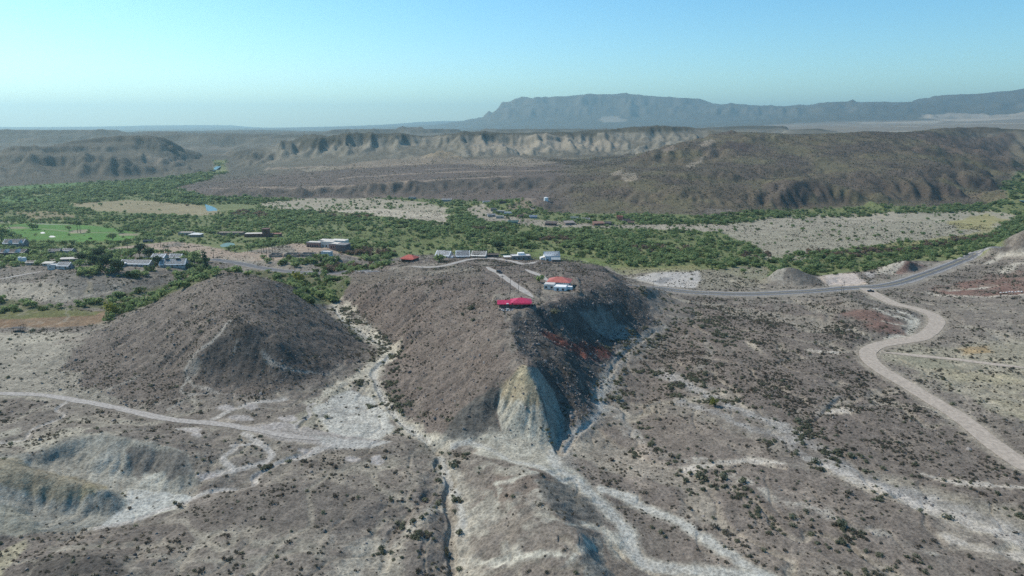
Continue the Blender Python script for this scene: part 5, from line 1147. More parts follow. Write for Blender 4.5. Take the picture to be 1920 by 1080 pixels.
def house(label, cat, u, v, w, d, h, rise=1.4, roof='gable', rot=0, wall=WHITE, rc=WHITE, name='house', group=None, win=.8, sides='flr', ov=.5, metal=0.0, clear=1.0, post=0):
    x, y, z, s = at(u, v); e = empty(name, x, y, z, R(rot)-math.atan2(x, y)*0.0); spec(e, label, cat, group); KEEP_OUT.append((x, y, max(w, d)*.5*clear+1.0))
    wm = flatmat(wall); rm = flatmat(rc, .55 if metal else .8, 0.0)
    if roof == 'gable': gable_wall(w, d, h, rise).build('wall', wm, e); gable_roof(w, d, h, rise, ov).build('roof', rm, e)
    elif roof == 'hip': MB().box(-w/2, w/2, -d/2, d/2, -1.2, h-.18).build('wall', wm, e); hip_roof(w, d, h, rise, ov).build('roof', rm, e)
    elif roof == 'flat':
        MB().box(-w/2, w/2, -d/2, d/2, -1.2, h).build('wall', wm, e); MB().box(-w/2+.3, w/2-.3, -d/2+.3, d/2-.3, h+.004, h+.12).build('roof', rm, e)
        t = .28
        for bb in ((-w/2, w/2, -d/2, -d/2+t), (-w/2, w/2, d/2-t, d/2), (-w/2, -w/2+t, -d/2+t+.002, d/2-t-.002), (w/2-t, w/2, -d/2+t+.002, d/2-t-.002)): MB().box(*bb, h+.002, h+.55).build('parapet', wm, e)
    elif roof == 'shed':
        m = MB(); m.prism([(-d/2, -1.2), (d/2, -1.2), (d/2, h+rise), (-d/2, h)], -w/2, w/2); m.v = [(b_, a, c) for a, b_, c in m.v]; m.build('wall', wm, e)
        m = MB(); m.prism([(-d/2-ov, h-ov*rise/d+.03), (d/2+ov, h+rise+ov*rise/d+.03), (d/2+ov, h+rise+ov*rise/d+.19), (-d/2-ov, h-ov*rise/d+.19)], -w/2-ov, w/2+ov); m.v = [(b_, a, c) for a, b_, c in m.v]; m.build('roof', rm, e)
    if win: windows(e, w, d, h, sides, win)
    if post:
        MB().box(-w/2-.2, w/2+.2, -d/2-2.6, -d/2-.3, h-.35, h-.2).build('porch_roof', rm, e)
        for i in range(post): c = -w/2+w*i/max(post-1, 1); MB().box(c-.08, c+.08, -d/2-2.5, -d/2-2.34, -.6, h-.352).build('post', flatmat(BROWN), e)
    return e
# --- the crimson-roofed house on the crest
x, y, z, s = at(966, 577); e = empty('ridge_house', x, y+4.5, z, R(2)); spec(e, 'low house with bright crimson metal roof at the end of the ridge', 'house'); KEEP_OUT.append((x, y+4, 11))
CRIM = mat('crimson_metal_roof', (0.42, 0.024, 0.08), .55, var=.28, scale=.9)
hw = flatmat((0.20, 0.17, 0.15))
main = MB(); main.box(-1.5, 7.6, -3.6, 3.6, -1.5, 2.7); main.build('main_wall', hw, e); MB().box(-8.4, -1.502, -2.6, 3.2, -1.5, 2.3).build('wing_wall', hw, e)
m = hip_roof(9.1, 7.2, 2.75, 1.7, .9); m.v = [(a+3.05, b_, c) for a, b_, c in m.v]; m.build('main_roof', CRIM, e)
m = gable_roof(7.4, 7.0, 2.2, 1.05, .55); m.v = [(a-5.0, b_+.2, c) for a, b_, c in m.v]; m.build('wing_roof', CRIM, e)
MB().box(-1.2, 8.0, -5.6, -4.42, 2.35, 2.5).build('porch_roof', CRIM, e)
for i in range(7): a = -8.0+2.6*i; MB().box(a-.09, a+.09, -5.45, -5.27, -1.2, 2.348 if a > -1.3 else 1.7).build('post', flatmat(BROWN), e)
MB().box(-8.6, 8.0, -5.6, -2.7, -1.3, -.02).build('porch_floor', flatmat((0.24, 0.21, 0.19)), e)
for i, a in enumerate((-7.2, -5.2, -3.2, .2, 2.4, 4.6, 6.6)):
    yf = -2.6 if a < -1.5 else -3.6
    if i in (2, 4): MB().box(a-.5, a+.5, yf-.06, yf-.01, .02, 2.05).build('door', flatmat(DOORC), e)
    else: MB().box(a-.65, a+.65, yf-.06, yf-.01, .8, 1.95).build('window', GLASS, e)
MB().box(-4.6, -3.5, -4.3, -3.6, 2.1, 2.5).build('vent_box', flatmat(WHITE), e)
MB().box(3.0, 3.6, .8, 1.4, 3.9, 5.0).build('chimney', flatmat((.25, .2, .18)), e)
# --- coral-roofed house with white annexes
x, y, z, s = at(1047, 537); e = empty('ridge_house', x, y, z, R(-12)); spec(e, 'house with coral red hip roof and white flat-roofed annexes beside the ridge edge', 'house'); KEEP_OUT.append((x, y, 10))
COR = mat('coral_metal_roof', (0.40, 0.12, 0.095), .6, var=.25, scale=.8); ww = flatmat(WHITE)
MB().box(-6, 6, 0, 9, -1.5, 3.0).build('wall', ww, e); m = hip_roof(12, 9, 3.15, 2.3, .9); m.v = [(a, b_+4.5, c) for a, b_, c in m.v]; m.build('roof', COR, e)
MB().box(-7.5, -1.4, -6.2, -.002, -1.5, 2.9).build('annex_wall', flatmat((.60, .57, .53)), e); MB().box(-1.398, 5.6, -8.4, -2.4, -2.2, 2.2).build('annex_wall', ww, e); MB().box(-7.2, -1.7, -5.9, -.3, 2.904, 3.05).build('annex_roof', flatmat((.5, .48, .45)), e); MB().box(-1.1, 5.3, -8.1, -2.7, 2.204, 2.4).build('annex_roof', ww, e)
MB().box(5.602, 8.5, -4.5, -2, -1.5, 1.8).build('annex_wall', ww, e)
for a in (-6.2, -3.0): MB().box(a-.6, a+.6, -6.26, -6.21, .7, 1.9).build('window', GLASS, e)
for a in (.8, 3.8): MB().box(a-.6, a+.6, -8.46, -8.41, .4, 1.5).build('window', GLASS, e)
for b_ in (2, 4.5, 7): MB().box(6.01, 6.06, b_-.6, b_+.6, .9, 2.1).build('window', GLASS, e)
MB().box(-3.9, -2.9, -6.27, -6.21, -.1, .0).build('door', flatmat(DOORC), e)
# --- the hamlet behind the ridge
house('white-walled shed with long pale metal roof, leftmost of the white-roofed sheds', 'shed', 833, 483, 11.5, 8, 2.8, 3.2, rc=(.78,.80,.80), wall=(.6,.58,.55), rot=-20, name='metal_shed', sides='fl')
house('shed with broad white metal roof between the first shed and the porch house', 'shed', 868, 483, 10.5, 9.5, 2.3, 3.6, rc=(.78,.79,.78), wall=GREYW, rot=4, name='metal_shed')
house('low house with whitish roof and open porch right of the white sheds', 'house', 899, 483, 11, 9, 2.5, 2.8, rc=(.64,.61,.56), wall=TANW, rot=-6, post=4)
house('low rust-dark flat-roofed shed beside the big dark tree', 'shed', 924, 482, 9.5, 5.5, 2.3, roof='flat', rc=(.20,.16,.13), wall=(.17,.14,.12), name='metal_shed')
e = house('grey flat house with white roof terraces left of the blue-roofed house', 'house', 976, 486, 15, 9, 3.0, roof='flat', rc=(.56,.54,.52), wall=(.25,.23,.215), rot=8)
MB().box(-2, 3.2, 0, 3.8, 3.15, 4.9).build('upper_room', ww, e); MB().box(-13.5, -7.9, -3.4, 3, 2.5, 2.65).build('canopy', flatmat((.62,.60,.57)), e)
for a, b_ in ((-13.3,-3.2),(-8.2,-3.2),(-13.3,2.8),(-8.2,2.8)): MB().box(a-.08, a+.08, b_-.08, b_+.08, -.6, 2.498).build('post', flatmat(BROWN), e)
e = house('white gabled house with steel blue roof at the right end of the hamlet', 'house', 1034, 488, 11.5, 8.5, 4.4, 3.0, rc=(.17,.255,.33), wall=WHITE, rot=8, ov=.4)
MB().box(-9, -5.8, -2.4, 2.2, -1, 2.7).build('side_wall', ww, e); MB().poly([(-9.3,-2.7,2.7),(-5.85,-2.7,3.6),(-5.85,2.5,3.6),(-9.3,2.5,2.7)]).build('side_roof', flatmat((.55,.55,.53)), e)
house('small brown shed in front of the blue-roofed house', 'shed', 1042, 491, 6, 3.5, 2.0, .8, 'shed', rc=(.27,.30,.31), wall=(.19,.15,.12), name='metal_shed', win=0)
house('brown cabin with faded red gabled roof alone at the left end of the hamlet', 'cabin', 769, 489, 11, 8, 2.7, 2.3, 'hip', rc=(.40,.095,.075), wall=(.12,.085,.07), rot=-22, name='cabin', post=5)
# --- pink courtyard building and ruins
x, y, z, s = at(612, 464); e = empty('courtyard_building', x, y, z, R(-14)); spec(e, 'large pink adobe courtyard building with cream flat roofs above the river wood', 'building'); KEEP_OUT.append((x, y+6, 22))
PINK = flatmat((.36,.20,.165)); CR = flatmat((.66,.60,.52))
for i, (a, b_, c, d_, hh, mm) in enumerate(((-20,-6,-3,4,4.6,PINK),(-5.998,6,0,9,5.2,CR),(6.002,14,-5,5,4.4,PINK),(14.002,24,-7,4,4.2,flatmat((.15,.12,.12))),(-14,-2,9.002,18,4.8,CR),(-1.998,14,9.002,20,5.0,CR))):  # right wing: its shade is put into the dark wall and roof colours
    MB().box(a, b_, c, d_, -2, hh).build('wall', mm, e); MB().box(a+.4, b_-.4, c+.4, d_-.4, hh+.004, hh+.2).build('roof', CR if i != 3 else flatmat((.22,.2,.19)), e)
    for c1, c2 in ((c, c+.38), (d_-.38, d_)): MB().box(a, b_, c1, c2, hh+.002, hh+.6).build('parapet', CR, e)
for a in (-18, -15.5, -13, -10.5, -8): MB().box(a-.8, a+.8, -3.07, -3.01, 0, 2.7).build('archway_shade', flatmat((.06,.045,.045)), e)  # near-black slabs paint the shade inside the arch openings
for a in (-3.5, 0, 3.5): MB().box(a-.7, a+.7, -.07, -.01, .5, 2.4).build('window', GLASS, e)
for a in (8, 10.5, 13): MB().box(a-.6, a+.6, -5.07, -5.01, .5, 2.6).build('window', GLASS, e)
house('small white adobe with two dark windows below the courtyard building', 'house', 613, 479, 9, 6, 3.6, roof='flat', rc=(.6,.58,.55), wall=(.55,.54,.51), rot=-10, name='adobe_house', win=.55)
def ruin(label, u, v, w, d, rot):
    x, y, z, s = at(u, v); e = empty('adobe_ruin', x, y, z, R(rot)); spec(e, label, 'ruin', 'roofless adobe ruins'); m = flatmat((.31,.255,.21)); KEEP_OUT.append((x, y, w*.6))
    for a, b_, c, d_, hh in ((-w/2, w/2, -d/2, -d/2+.5, 1.9), (-w/2, w/2, d/2-.5, d/2, 2.8), (-w/2, -w/2+.5, -d/2+.502, d/2-.502, 2.4), (w/2-.5, w/2, -d/2+.502, d/2-.502, 2.2), (-.25, .25, -d/2+.502, d/2-.502, 1.5)): MB().box(a, b_, c, d_, -1, hh).build('wall', m, e)
    MB().box(-w*.3-.5, -w*.3+.5, -d/2-.04, -d/2-.01, 0, 1.7).build('doorway_shade', flatmat((.05,.04,.04)), e)  # near-black slab on the wall paints the shade of the open doorway
ruin('roofless adobe ruin nearest the bare palm trunks', 517, 481, 10, 7, -5); ruin('roofless adobe ruin in the middle of the three', 548, 480, 13, 8, -8); ruin('roofless adobe ruin nearest the small white adobe', 578, 480, 12, 7, -6)
# --- small town on the left
e = house('long white-roofed motel wing beside the dark trees', 'motel', 258, 499, 24, 8, 2.5, 2.6, rc=(.80,.82,.82), wall=(.42,.40,.38), rot=-4, name='motel_wing'); MB().box(-12, -7, -8.5, -3.6, -1, 2.6).build('wing_wall', flatmat((.42,.40,.38)), e); MB().poly([(-12.4,-8.9,2.55),(-6.6,-8.9,2.55),(-6.6,-3.2,3.3),(-12.4,-3.2,3.3)]).build('wing_roof', flatmat((.80,.82,.82)), e)
for a in (-4, 3, 9): MB().box(a-.4, a+.4, .2, 1.0, 3.9, 5.0).build('chimney', flatmat((.2,.17,.16)), e)
e = house('motel wing with grey ribbed metal roof and dark vents', 'motel', 327, 499, 19, 11, 2.6, 3.6, rc=(.60,.64,.655), wall=(.40,.38,.36), rot=10, name='motel_wing', win=.9)
for i in range(9): a = -9+2.25*i; MB().poly([(a-.06,-5.9,2.42),(a+.06,-5.9,2.42),(a+.06,-.1,6.25),(a-.06,-.1,6.25)]).build('roof_rib', flatmat((.6,.62,.62)), e)
for a in (-4.5, 3.5): MB().box(a-1.4, a+1.4, -1.5, -.2, 5.5, 6.5).build('roof_vent', flatmat((.07,.07,.08)), e)
house('small white-roofed block behind the ribbed motel roof', 'motel', 301, 488, 11, 8, 3.2, 2.6, rc=(.80,.81,.81), wall=(.42,.40,.38), rot=-6, name='motel_wing')
house('small pale-roofed motel cabin behind the ribbed motel roof, right of the white block', 'motel', 332, 487, 10, 7, 3.0, 2.4, rc=(.76,.77,.77), wall=(.42,.40,.38), name='motel_wing')
e = house('two-storey house with pale roof and two small gables near the golf green', 'house', 31, 463, 20, 9, 4.6, 3.6, rc=(.70,.69,.67), wall=(.24,.21,.2), win=1)
for a in (-2.5, 8): MB().prism([(a-2, 4.8), (a+2, 4.8), (a, 7.2)], -5.6, -.5).build('gable', flatmat((.5,.49,.47)), e)
e = house('long brown lodge with several grey gables at the left edge', 'lodge', 24, 479, 27, 10, 4.0, 2.0, rc=(.27,.25,.24), wall=(.12,.10,.09), rot=3, name='lodge', win=1, post=7)
for a in (-10, -2, 8): MB().prism([(a-2.6, 3.8), (a+2.6, 3.8), (a, 6.6)], -6.2, -1).build('gable', flatmat((.48,.46,.44)), e)
def tank(label, u, v, r, h, group=None, c=WHITE):
    x, y, z, s = at(u, v); e = empty('water_tank', x, y, z); spec(e, label, 'tank', group); MB().cyl(0, 0, -.8, h, r, 20).build('tank_wall', flatmat(c), e); MB().cyl(0, 0, h+.002, h+r*.28, r*1.02, 20, r*.12).build('tank_lid', flatmat(tuple(q_*.92 for q_ in c)), e); KEEP_OUT.append((x, y, r+1.5)); return e
tank('left one of two tall white water tanks in the small town', 39, 494, 1.5, 5.4, 'paired water tanks'); tank('right one of two tall white water tanks in the small town', 47, 494, 1.5, 5.2, 'paired water tanks')
tank('white round water tank on the low mound above the far village', 1024, 377, 3.6, 5.2)
house('small shed with cream roof right of the two tanks', 'shed', 60, 496, 6.5, 5, 2.4, 1.2, rc=(.52,.47,.40), wall=TANW, name='metal_shed')
house('low tan shed with flat cream roof below the lodge', 'shed', 92, 498, 8, 4.5, 2.2, .6, 'shed', rc=(.52,.48,.42), wall=TANW, name='metal_shed')
house('white-walled office with pale flat roof at the mesa road end', 'house', 104, 503, 9, 6, 2.8, roof='flat', rc=(.55,.54,.52), wall=(.5,.49,.47))
house('white-roofed house at the right end of the mesa road', 'house', 124, 503, 10, 7, 2.6, 2.4, rc=(.64,.64,.63), wall=(.45,.43,.41), rot=-8)
house('small house with grey roof among the town trees, left one', 'house', 104, 475, 9, 7, 2.8, 1.7, rc=(.33,.32,.33), wall=TANW, rot=15); house('small house with pale blue-grey roof among the town trees, right one', 'house', 130, 474, 10, 7, 2.8, 1.7, rc=(.40,.42,.44), wall=TANW, rot=-10)
house('long open carport with pale roof beside the dark town trees', 'carport', 134, 489, 16, 5, 2.2, .5, 'shed', rc=(.50,.45,.40), wall=(.22,.19,.17), name='carport', win=0, rot=14)
# --- resort by the pond
x, y, z, s = at(487, 444); e = empty('resort_building', x, y, z, R(6)); spec(e, 'dark red resort building with square tower and cream roof beyond the pond', 'building'); KEEP_OUT.append((x, y, 22)); RB = flatmat((.17,.075,.06))
MB().box(-16, 4, -4, 6, -1.5, 4).build('wall', RB, e); MB().box(-15.5, 3.5, -3.5, 5.5, 4.004, 4.3).build('roof', flatmat((.56,.51,.44)), e); MB().box(4.002, 11, -4, 4, -1.5, 9).build('tower', RB, e); MB().box(3.4, 11.6, -4.6, 4.6, 9.004, 9.6).build('tower_roof', flatmat((.12,.06,.05)), e); MB().box(11.002, 24, -3, 4, -1.5, 3.4).build('wall', RB, e); MB().box(11.3, 24.3, -3.4, 4.4, 3.404, 3.7).build('roof', flatmat((.26,.12,.09)), e)
for a in (-13,-9,-5,-1,14,18,22): MB().box(a-.8, a+.8, -4.08 if a < 4 else -3.08, -4.01 if a < 4 else -3.01, .6, 2.6).build('window', GLASS, e)
MB().box(6.3, 8.7, -4.08, -4.01, 5.5, 7.8).build('window', GLASS, e)
house('long low adobe row with cream roof left of the resort building', 'building', 434, 441, 30, 7, 3.2, roof='flat', rc=(.50,.42,.34), wall=(.28,.18,.14), name='adobe_row', win=.5)
house('white-roofed pavilion left of the adobe row', 'pavilion', 368, 444, 13, 9, 3.2, 1.6, 'hip', rc=(.66,.64,.6), wall=(.34,.27,.22), name='pavilion'); house('pale flat house behind the white-roofed pavilion', 'house', 350, 441, 16, 8, 3.2, roof='flat', rc=(.54,.46,.39), wall=(.42,.34,.28))
x, y, z, s = at(278, 455); e = empty('shipping_container', x, y, z, R(5)); spec(e, 'long dark blue-grey container on the bare resort ground', 'container'); MB().box(-5, 5, -1.3, 1.3, 0, 2.7).build('container_body', flatmat((.085,.105,.13)), e)
for i in range(12): a = -4.6+.84*i; MB().box(a-.12, a+.12, -1.36, -1.302, .15, 2.55).build('rib', flatmat((.10,.125,.15)), e)
# --- far village
far_v = [(925,395,9,'tan','flat'),(939,399,12,'cream','flat'),(953,402,12,'white','flat'),(921,406,11,'grey','gable'),(937,409,11,'cream','flat'),(962,419,13,'teal','gable'),(1000,409,10,'pale blue','gable'),(977,408,10,'brown','flat'),(1077,411,10,'grey-green','gable'),(1098,414,11,'grey','gable'),(1033,422,14,'dark brown','shed'),(1067,421,13,'grey-brown','shed'),(1122,422,14,'rust','shed'),(1140,422,8,'dark','shed'),(1162,413,9,'coral','flat2'),(1174,416,10,'dark grey','gable'),(1183,420,8,'brown','gable'),(912,381,12,'pale grey','flat'),(943,381,9,'dark brown','flat'),(838,377,16,'pale grey','gable'),(773,373,12,'grey','flat')]
fc = {'tan':(.34,.29,.24),'cream':(.50,.45,.39),'white':(.60,.58,.55),'grey':(.33,.33,.33),'teal':(.10,.20,.19),'pale blue':(.30,.36,.44),'brown':(.19,.13,.10),'grey-green':(.26,.31,.27),'dark brown':(.10,.075,.065),'grey-brown':(.25,.21,.19),'rust':(.21,.115,.085),'dark':(.06,.055,.055),'coral':(.46,.15,.115),'dark grey':(.14,.13,.13),'pale grey':(.44,.43,.42)}
beside = ['under the left end of the pink mound','below the pink mound','beside the village lane at the pink mound foot','left of the village lane','at the bend of the village lane','with roof facing the river wood','at the right foot of the pink mound','between the mound foot and the lane','among trees below the dark hills','near the wooded hill foot','beside the village road in the open','along the open village road','in front of the coral house','just left of the coral house','tall among the trees under the hill cave','right of the coral house','farthest right in the village','at the foot of the dark terrace','left of the pink mound top','long under the terrace bluff','under the bluff left of the village']
for (u, v, w, c, rf), bs in zip(far_v, beside):
    k = fc[c]; house('%s %s house %s' % ('two-storey' if rf == 'flat2' else 'small', c, bs), 'house', u, v, w, w*.65, 5.5 if rf == 'flat2' else 2.8, 1.5, 'flat' if rf == 'flat2' else rf, wall=tuple(q_*.8 for q_ in k) if rf != 'flat2' else k, rc=k, name='village_house', group='houses of the far village', win=.5, sides='f', rot=(u*7 % 30)-15)
# --- shelters and poles near the rust field
for u, v, w, lb in ((32,622,5,'dark open-sided shelter, wider one beside the rust-coloured field'),(42,623,3,'dark open-sided shelter, narrow one beside the two poles')):
    x, y, z, s = at(u, v); e = empty('shelter', x, y, z, .2); spec(e, lb, 'shelter'); MB().box(-w/2, w/2, -1.6, 1.6, 2.5, 2.7).build('roof', flatmat((.06,.055,.055)), e)
    for a in (-w/2+.15, w/2-.15):
        for b_ in (-1.4, 1.4): MB().box(a-.07, a+.07, b_-.07, b_+.07, -.5, 2.498).build('post', flatmat((.08,.07,.06)), e)
    MB().box(-w/2+.4, w/2-.4, -.4, .4, 0, .75).build('table', flatmat((.10,.08,.07)), e)
poles = [(957,552,34,'utility pole just behind the crimson roof'),(972,549,22,'utility pole right behind the crimson roof ridge'),(942,536,18,'utility pole left of the driveway below the parked truck'),(940,508,20,'utility pole beside the truck on the driveway'),(978,525,16,'utility pole right of the driveway'),(1025,518,16,'utility pole beside the driveway of the coral-roofed house'),(927,493,11,'utility pole by the lane near the big dark tree'),(934,496,13,'utility pole by the lane right of the rust-dark shed'),(898,513,16,'thin pole on the brown slope left of the driveway'),(891,489,9,'pole in front of the porch house, left one'),(896,491,13,'pole in front of the porch house, right one'),
    (1224,549,18,'dark pole standing alone by the highway bend'),(1119,512,12,'pole at the right end of the ridge top'),(1581,551,22,'taller of the poles on the low mound by the highway'),(1577,554,19,'shorter of the poles on the low mound by the highway'),(1523,530,12,'pole beside the grey mound'),(1833,549,18,'pole on the red clay slope'),(1816,511,12,'pole beside the upper highway'),(47,627,17,'right one of the two poles beside the dark shelters'),(41,627,14,'left one of the two poles beside the dark shelters'),(1017,400,12,'pole on the pink mound below the white tank'),(686,402,12,'pole on the sand bar by the river'),(972,416,12,'tall dark pole in the far village'),(310,510,14,'pole in front of the ribbed motel roof')]
PW = flatmat((.055,.045,.04), .9)
for u, v, hp, lb in poles:
    x, y, z, s = at(u, v); H = min(max(hp*s*1.0, 6.0), 11.0); e = empty('utility_pole', x, y, z, R((u*13) % 60)); spec(e, lb, 'pole', 'utility poles'); r = max(.13, .30*s)
    MB().cyl(0, 0, -.6, H, r, 7, r*.7).build('shaft', PW, e); MB().box(-1.1, 1.1, -.09, .09, H-.9, H-.7).build('cross_arm', PW, e)
    for a in (-.95, 0, .95): MB().cyl(a, .2 if a == 0 else 0, H-.698, H-.45, .07, 6).build('insulator', flatmat((.2,.2,.2)), e)
# --- vehicles
def vehicle(label, cat, u, v, rot, c, name, kind):
    x, y, z, s = at(u, v); e = empty(name, x, y, z+.06, R(rot)); spec(e, label, cat); L, W = 4.6, 1.85; bm_ = flatmat(c, .4)
    prof = [(-L/2,.45),(L/2,.45),(L/2,.95),(L/2-.25,1.08),(.75,1.12),(.25,1.78),(-L/2+(.35 if kind == 'suv' else 1.9),1.80),(-L/2+(.12 if kind == 'suv' else 1.75),1.12),(-L/2,1.08)]
    MB().prism(prof, -W/2, W/2).build('body', bm_, e)
    for s_ in (-1, 1): MB().prism([(.58,1.16),(.2,1.68),(-1.7 if kind == 'suv' else -.3,1.68),(-1.85 if kind == 'suv' else -.38,1.16)], s_*(W/2+.004), s_*(W/2+.02)).build('side_window', GLASS, e)
    MB().poly([(.77,-.8,1.15),(.77,.8,1.15),(.29,.74,1.74),(.29,-.74,1.74)]).build('windscreen', GLASS, e)
    for a in (-1.45, 1.45):
        for s_ in (-1, 1): MB().wheel(a, s_*.72, s_*.95, .38, .38).build('wheel', flatmat((.02,.02,.02)), e)
    for s_ in (-.65, .65): MB().box(L/2+.002, L/2+.04, s_-.15, s_+.15, .75, .92).build('headlight', flatmat((.6,.6,.55), .3), e)
vehicle('dark off-road car parked on the driveway above the crimson-roofed house', 'car', 936, 513, -58, (.035,.036,.04), 'parked_car', 'suv'); vehicle('dark pickup truck beside the highway junction', 'pickup', 1632, 547.5, 170, (.03,.028,.028), 'pickup_truck', 'pickup')
vehicle('dark car parked in front of the middle white-roofed shed', 'car', 857, 481.5, 20, (.05,.045,.045), 'parked_car', 'suv'); vehicle('white car parked between the first two white-roofed sheds', 'car', 849, 484, 70, (.6,.6,.6), 'parked_car', 'suv')
# --- white stones by the crimson-roofed house
x, y, z, s = at(951, 580); e = empty('stone_ring', x, y, z); spec(e, 'ring of white boulders in front of the crimson-roofed house', 'stones'); WS = flatmat((.55,.54,.52))
for i in range(11):
    a = 6.283*i/11; o = link('boulder', ROCK[i % 3], e); o.location = (2.9*math.cos(a), 1.5*math.sin(a), .25); q_ = .42+.2*((i*37) % 5)/5; o.scale = (q_, q_, q_); o.material_slots[0].link = 'OBJECT'; o.material_slots[0].material = WS
MB().box(-.7, .7, -.4, .4, 0, .9).build('block', WS, e)
for i in range(8):
    u = 1876+5.6*i; x, y, z, s = at(u, 550-.25*i); o = link('white_boulder', ROCK[i % 3]); o.location = (x, y, z+.2); o.scale = (.8, .8, .8); o.rotation_euler[2] = i; o.material_slots[0].link = 'OBJECT'; o.material_slots[0].material = WS; spec(o, '%s white boulder in the row on the red clay slope' % ['leftmost','second','third','fourth','fifth','sixth','seventh','rightmost'][i], 'boulder', 'row of white boulders on the red slope')
def fence(label, pts, n_, hgt=1.2):
    p = np.array([at(u, v)[:3] for u, v in pts]); L = np.concatenate([[0], np.cumsum(np.hypot(*np.diff(p[:, :2], axis=0).T))]); e = empty('post_fence', *p[0]); spec(e, label, 'fence')
    xs = np.interp(np.linspace(0, L[-1], n_), L, p[:, 0]); ys = np.interp(np.linspace(0, L[-1], n_), L, p[:, 1]); zs = zfine(xs, ys)
    for a, b_, c in zip(xs, ys, zs): MB().box(-.09, .09, -.09, .09, -.3, hgt).build('post', WOODD, e, (a-p[0][0], b_-p[0][1], c-p[0][2]))
    for k in range(n_-1):
        m = MB(); A = np.array([xs[k], ys[k], zs[k]])-p[0]; B = np.array([xs[k+1], ys[k+1], zs[k+1]])-p[0]
        for hh in (.5, 1.0): m.v += [tuple(A+[0,0,hh]), tuple(B+[0,0,hh]), tuple(B+[0,0,hh+.07]), tuple(A+[0,0,hh+.07])]; q_ = len(m.v)-4; m.f.append((q_, q_+1, q_+2, q_+3))
        m.build('rail', WOODD, e)
fence('post and rail fence along the right side of the driveway', [(984,536),(992,543),(1001,551),(1012,560),(1014,570)], 14)
fence('post fence between the grey house and the blue-roofed house', [(985,492),(1000,492),(1018,492)], 10)
# --- water
def water(label, pts, name='river_water', c=(.05,.12,.14), up_=.35, ro=.3):
    hp = np.array(dens([tuple(a) for a in hits(list(pts)+[pts[0]])], 5)[:-1]); w = np.array([world(a[0], a[1]) for a in hp]); zl = float(np.mean(zfine(w[:, 0], w[:, 1])))+up_
    cxy = w.mean(0); M = mat('water', c, ro, spec=.5, bump=.05, scale=.2)
    m = MB(); m.poly([(a-cxy[0], b_-cxy[1], 0) for a, b_ in w]); o = m.build(name, M); o.location = (cxy[0], cxy[1], zl); o['kind'] = 'structure'; o['label'] = label
    if o.data.polygons[0].normal.z < 0: o.data.flip_normals()
    k = hp.mean(0); KEEP_OUT.append((cxy[0], cxy[1], 5 + .5*np.hypot(*(w.max(0)-w.min(0)))*(1.0 if up_ < 1 else 1.2)))
water('bright river reach in the gap between the mesas', [(389,317.5),(396,321),(404,320.5),(411,317),(414,313),(405,314),(397,316)], up_=1.6); water('blue river pool beside the sand bars', [(384,384),(392,386),(401,389),(407,393),(406,397.5),(396,397.5),(388,395),(386,390)]); water('thin river strip among the green fields', [(84,366),(92,364.5),(103,365.5),(102,368),(90,368)]); water('river corner at the right edge', [(1909,376),(1930,372),(1940,380),(1915,381)])
water('turquoise pond in front of the resort', [(412,461.5),(420,458.5),(430,457.2),(440,459),(438,462.5),(428,463.8),(418,463.6)], 'pond_water', (.085,.17,.15), ro=.6)
# --- sand bunkers, as sheets on the lawn
for u, v, a, b_, lb in ((80,437,4.5,1.6,'left white sand bunker on the golf green'),(98,444,6,1.5,'right white sand bunker on the golf green')):
    hp = [at(u+a*math.cos(t)*(1+.2*math.sin(3*t)), v+b_*math.sin(t)) for t in np.linspace(0, 6.283, 17)[:-1]]; x0, y0, z0, s = at(u, v); m = MB(); m.poly([(p[0]-x0, p[1]-y0, max(p[2]-z0, 0)+.12) for p in hp]); o = m.build('sand_bunker', flatmat((.62,.58,.52)), None, (x0, y0, z0)); o['kind'] = 'structure'; o['label'] = lb
# --- single trees
DARKCR = mesh_of('dark_crown', [leaves(crown_lobes(401, 1.0, 2.1, .25, 8), 260, .17, 401)], M_DARKT); GREENCR = mesh_of('green_crown', [leaves(crown_lobes(402, 1.0, 1.7, .45, 7), 200, .17, 402)], M_TREE); YELCR = mesh_of('yellow_crown', [leaves(crown_lobes(403, 1.0, 1.9, .1, 7), 220, .17, 403)], M_YEL); CYPCR = mesh_of('cypress_crown', [leaves([(0,0,.9,.42,.42,.85),(0,0,1.7,.3,.3,.8),(.05,.08,.45,.48,.45,.4)], 200, .15, 404)], M_DARKT)
TRK = mesh_of('tree_limbs', limbs(410, 1.0, 1.7, .5, .08), M_BARK)
def tree(label, u, v, wpx, crown, kind='tree', name='single_tree', group=None, zs=1.0):
    x, y, z, s = at(u, v); k = wpx*s/2; e = empty(name, x, y, z, u*1.7); e.scale = (k, k, k*zs); link('crown', crown, e); link('trunk', TRK, e); spec(e, label, kind, group); KEEP_OUT.append((x, y, k*.9)); return e
tree('tall dark rounded tree standing behind the rust-dark shed', 936, 476, 25, DARKCR, zs=.95); tree('lone yellow-green bush on the brown plain', 1338, 763, 16, YELCR, 'bush', 'single_bush', zs=1.0); tree('yellow-green tree at the right end of the rust field', 209, 592, 24, YELCR); tree('low dark-green bush at the foot of the yellow-green field tree', 205, 602, 22, THICK[0], 'bush', 'single_bush'); tree('yellow-green tree in front of the western road', 560, 531, 26, YELCR, zs=.9); tree('tall dark cypress at the right end of the motel', 386, 505, 24, CYPCR, zs=1.2); tree('broad green tree between the motel and the cypress', 365, 494, 26, GREENCR)
tree('round green bush in front of the first white-roofed shed', 824, 492, 24, THICK[1], 'bush', 'single_bush'); tree('green bush left of the coral-roofed house', 1012, 529, 20, THICK[2], 'bush', 'single_bush')
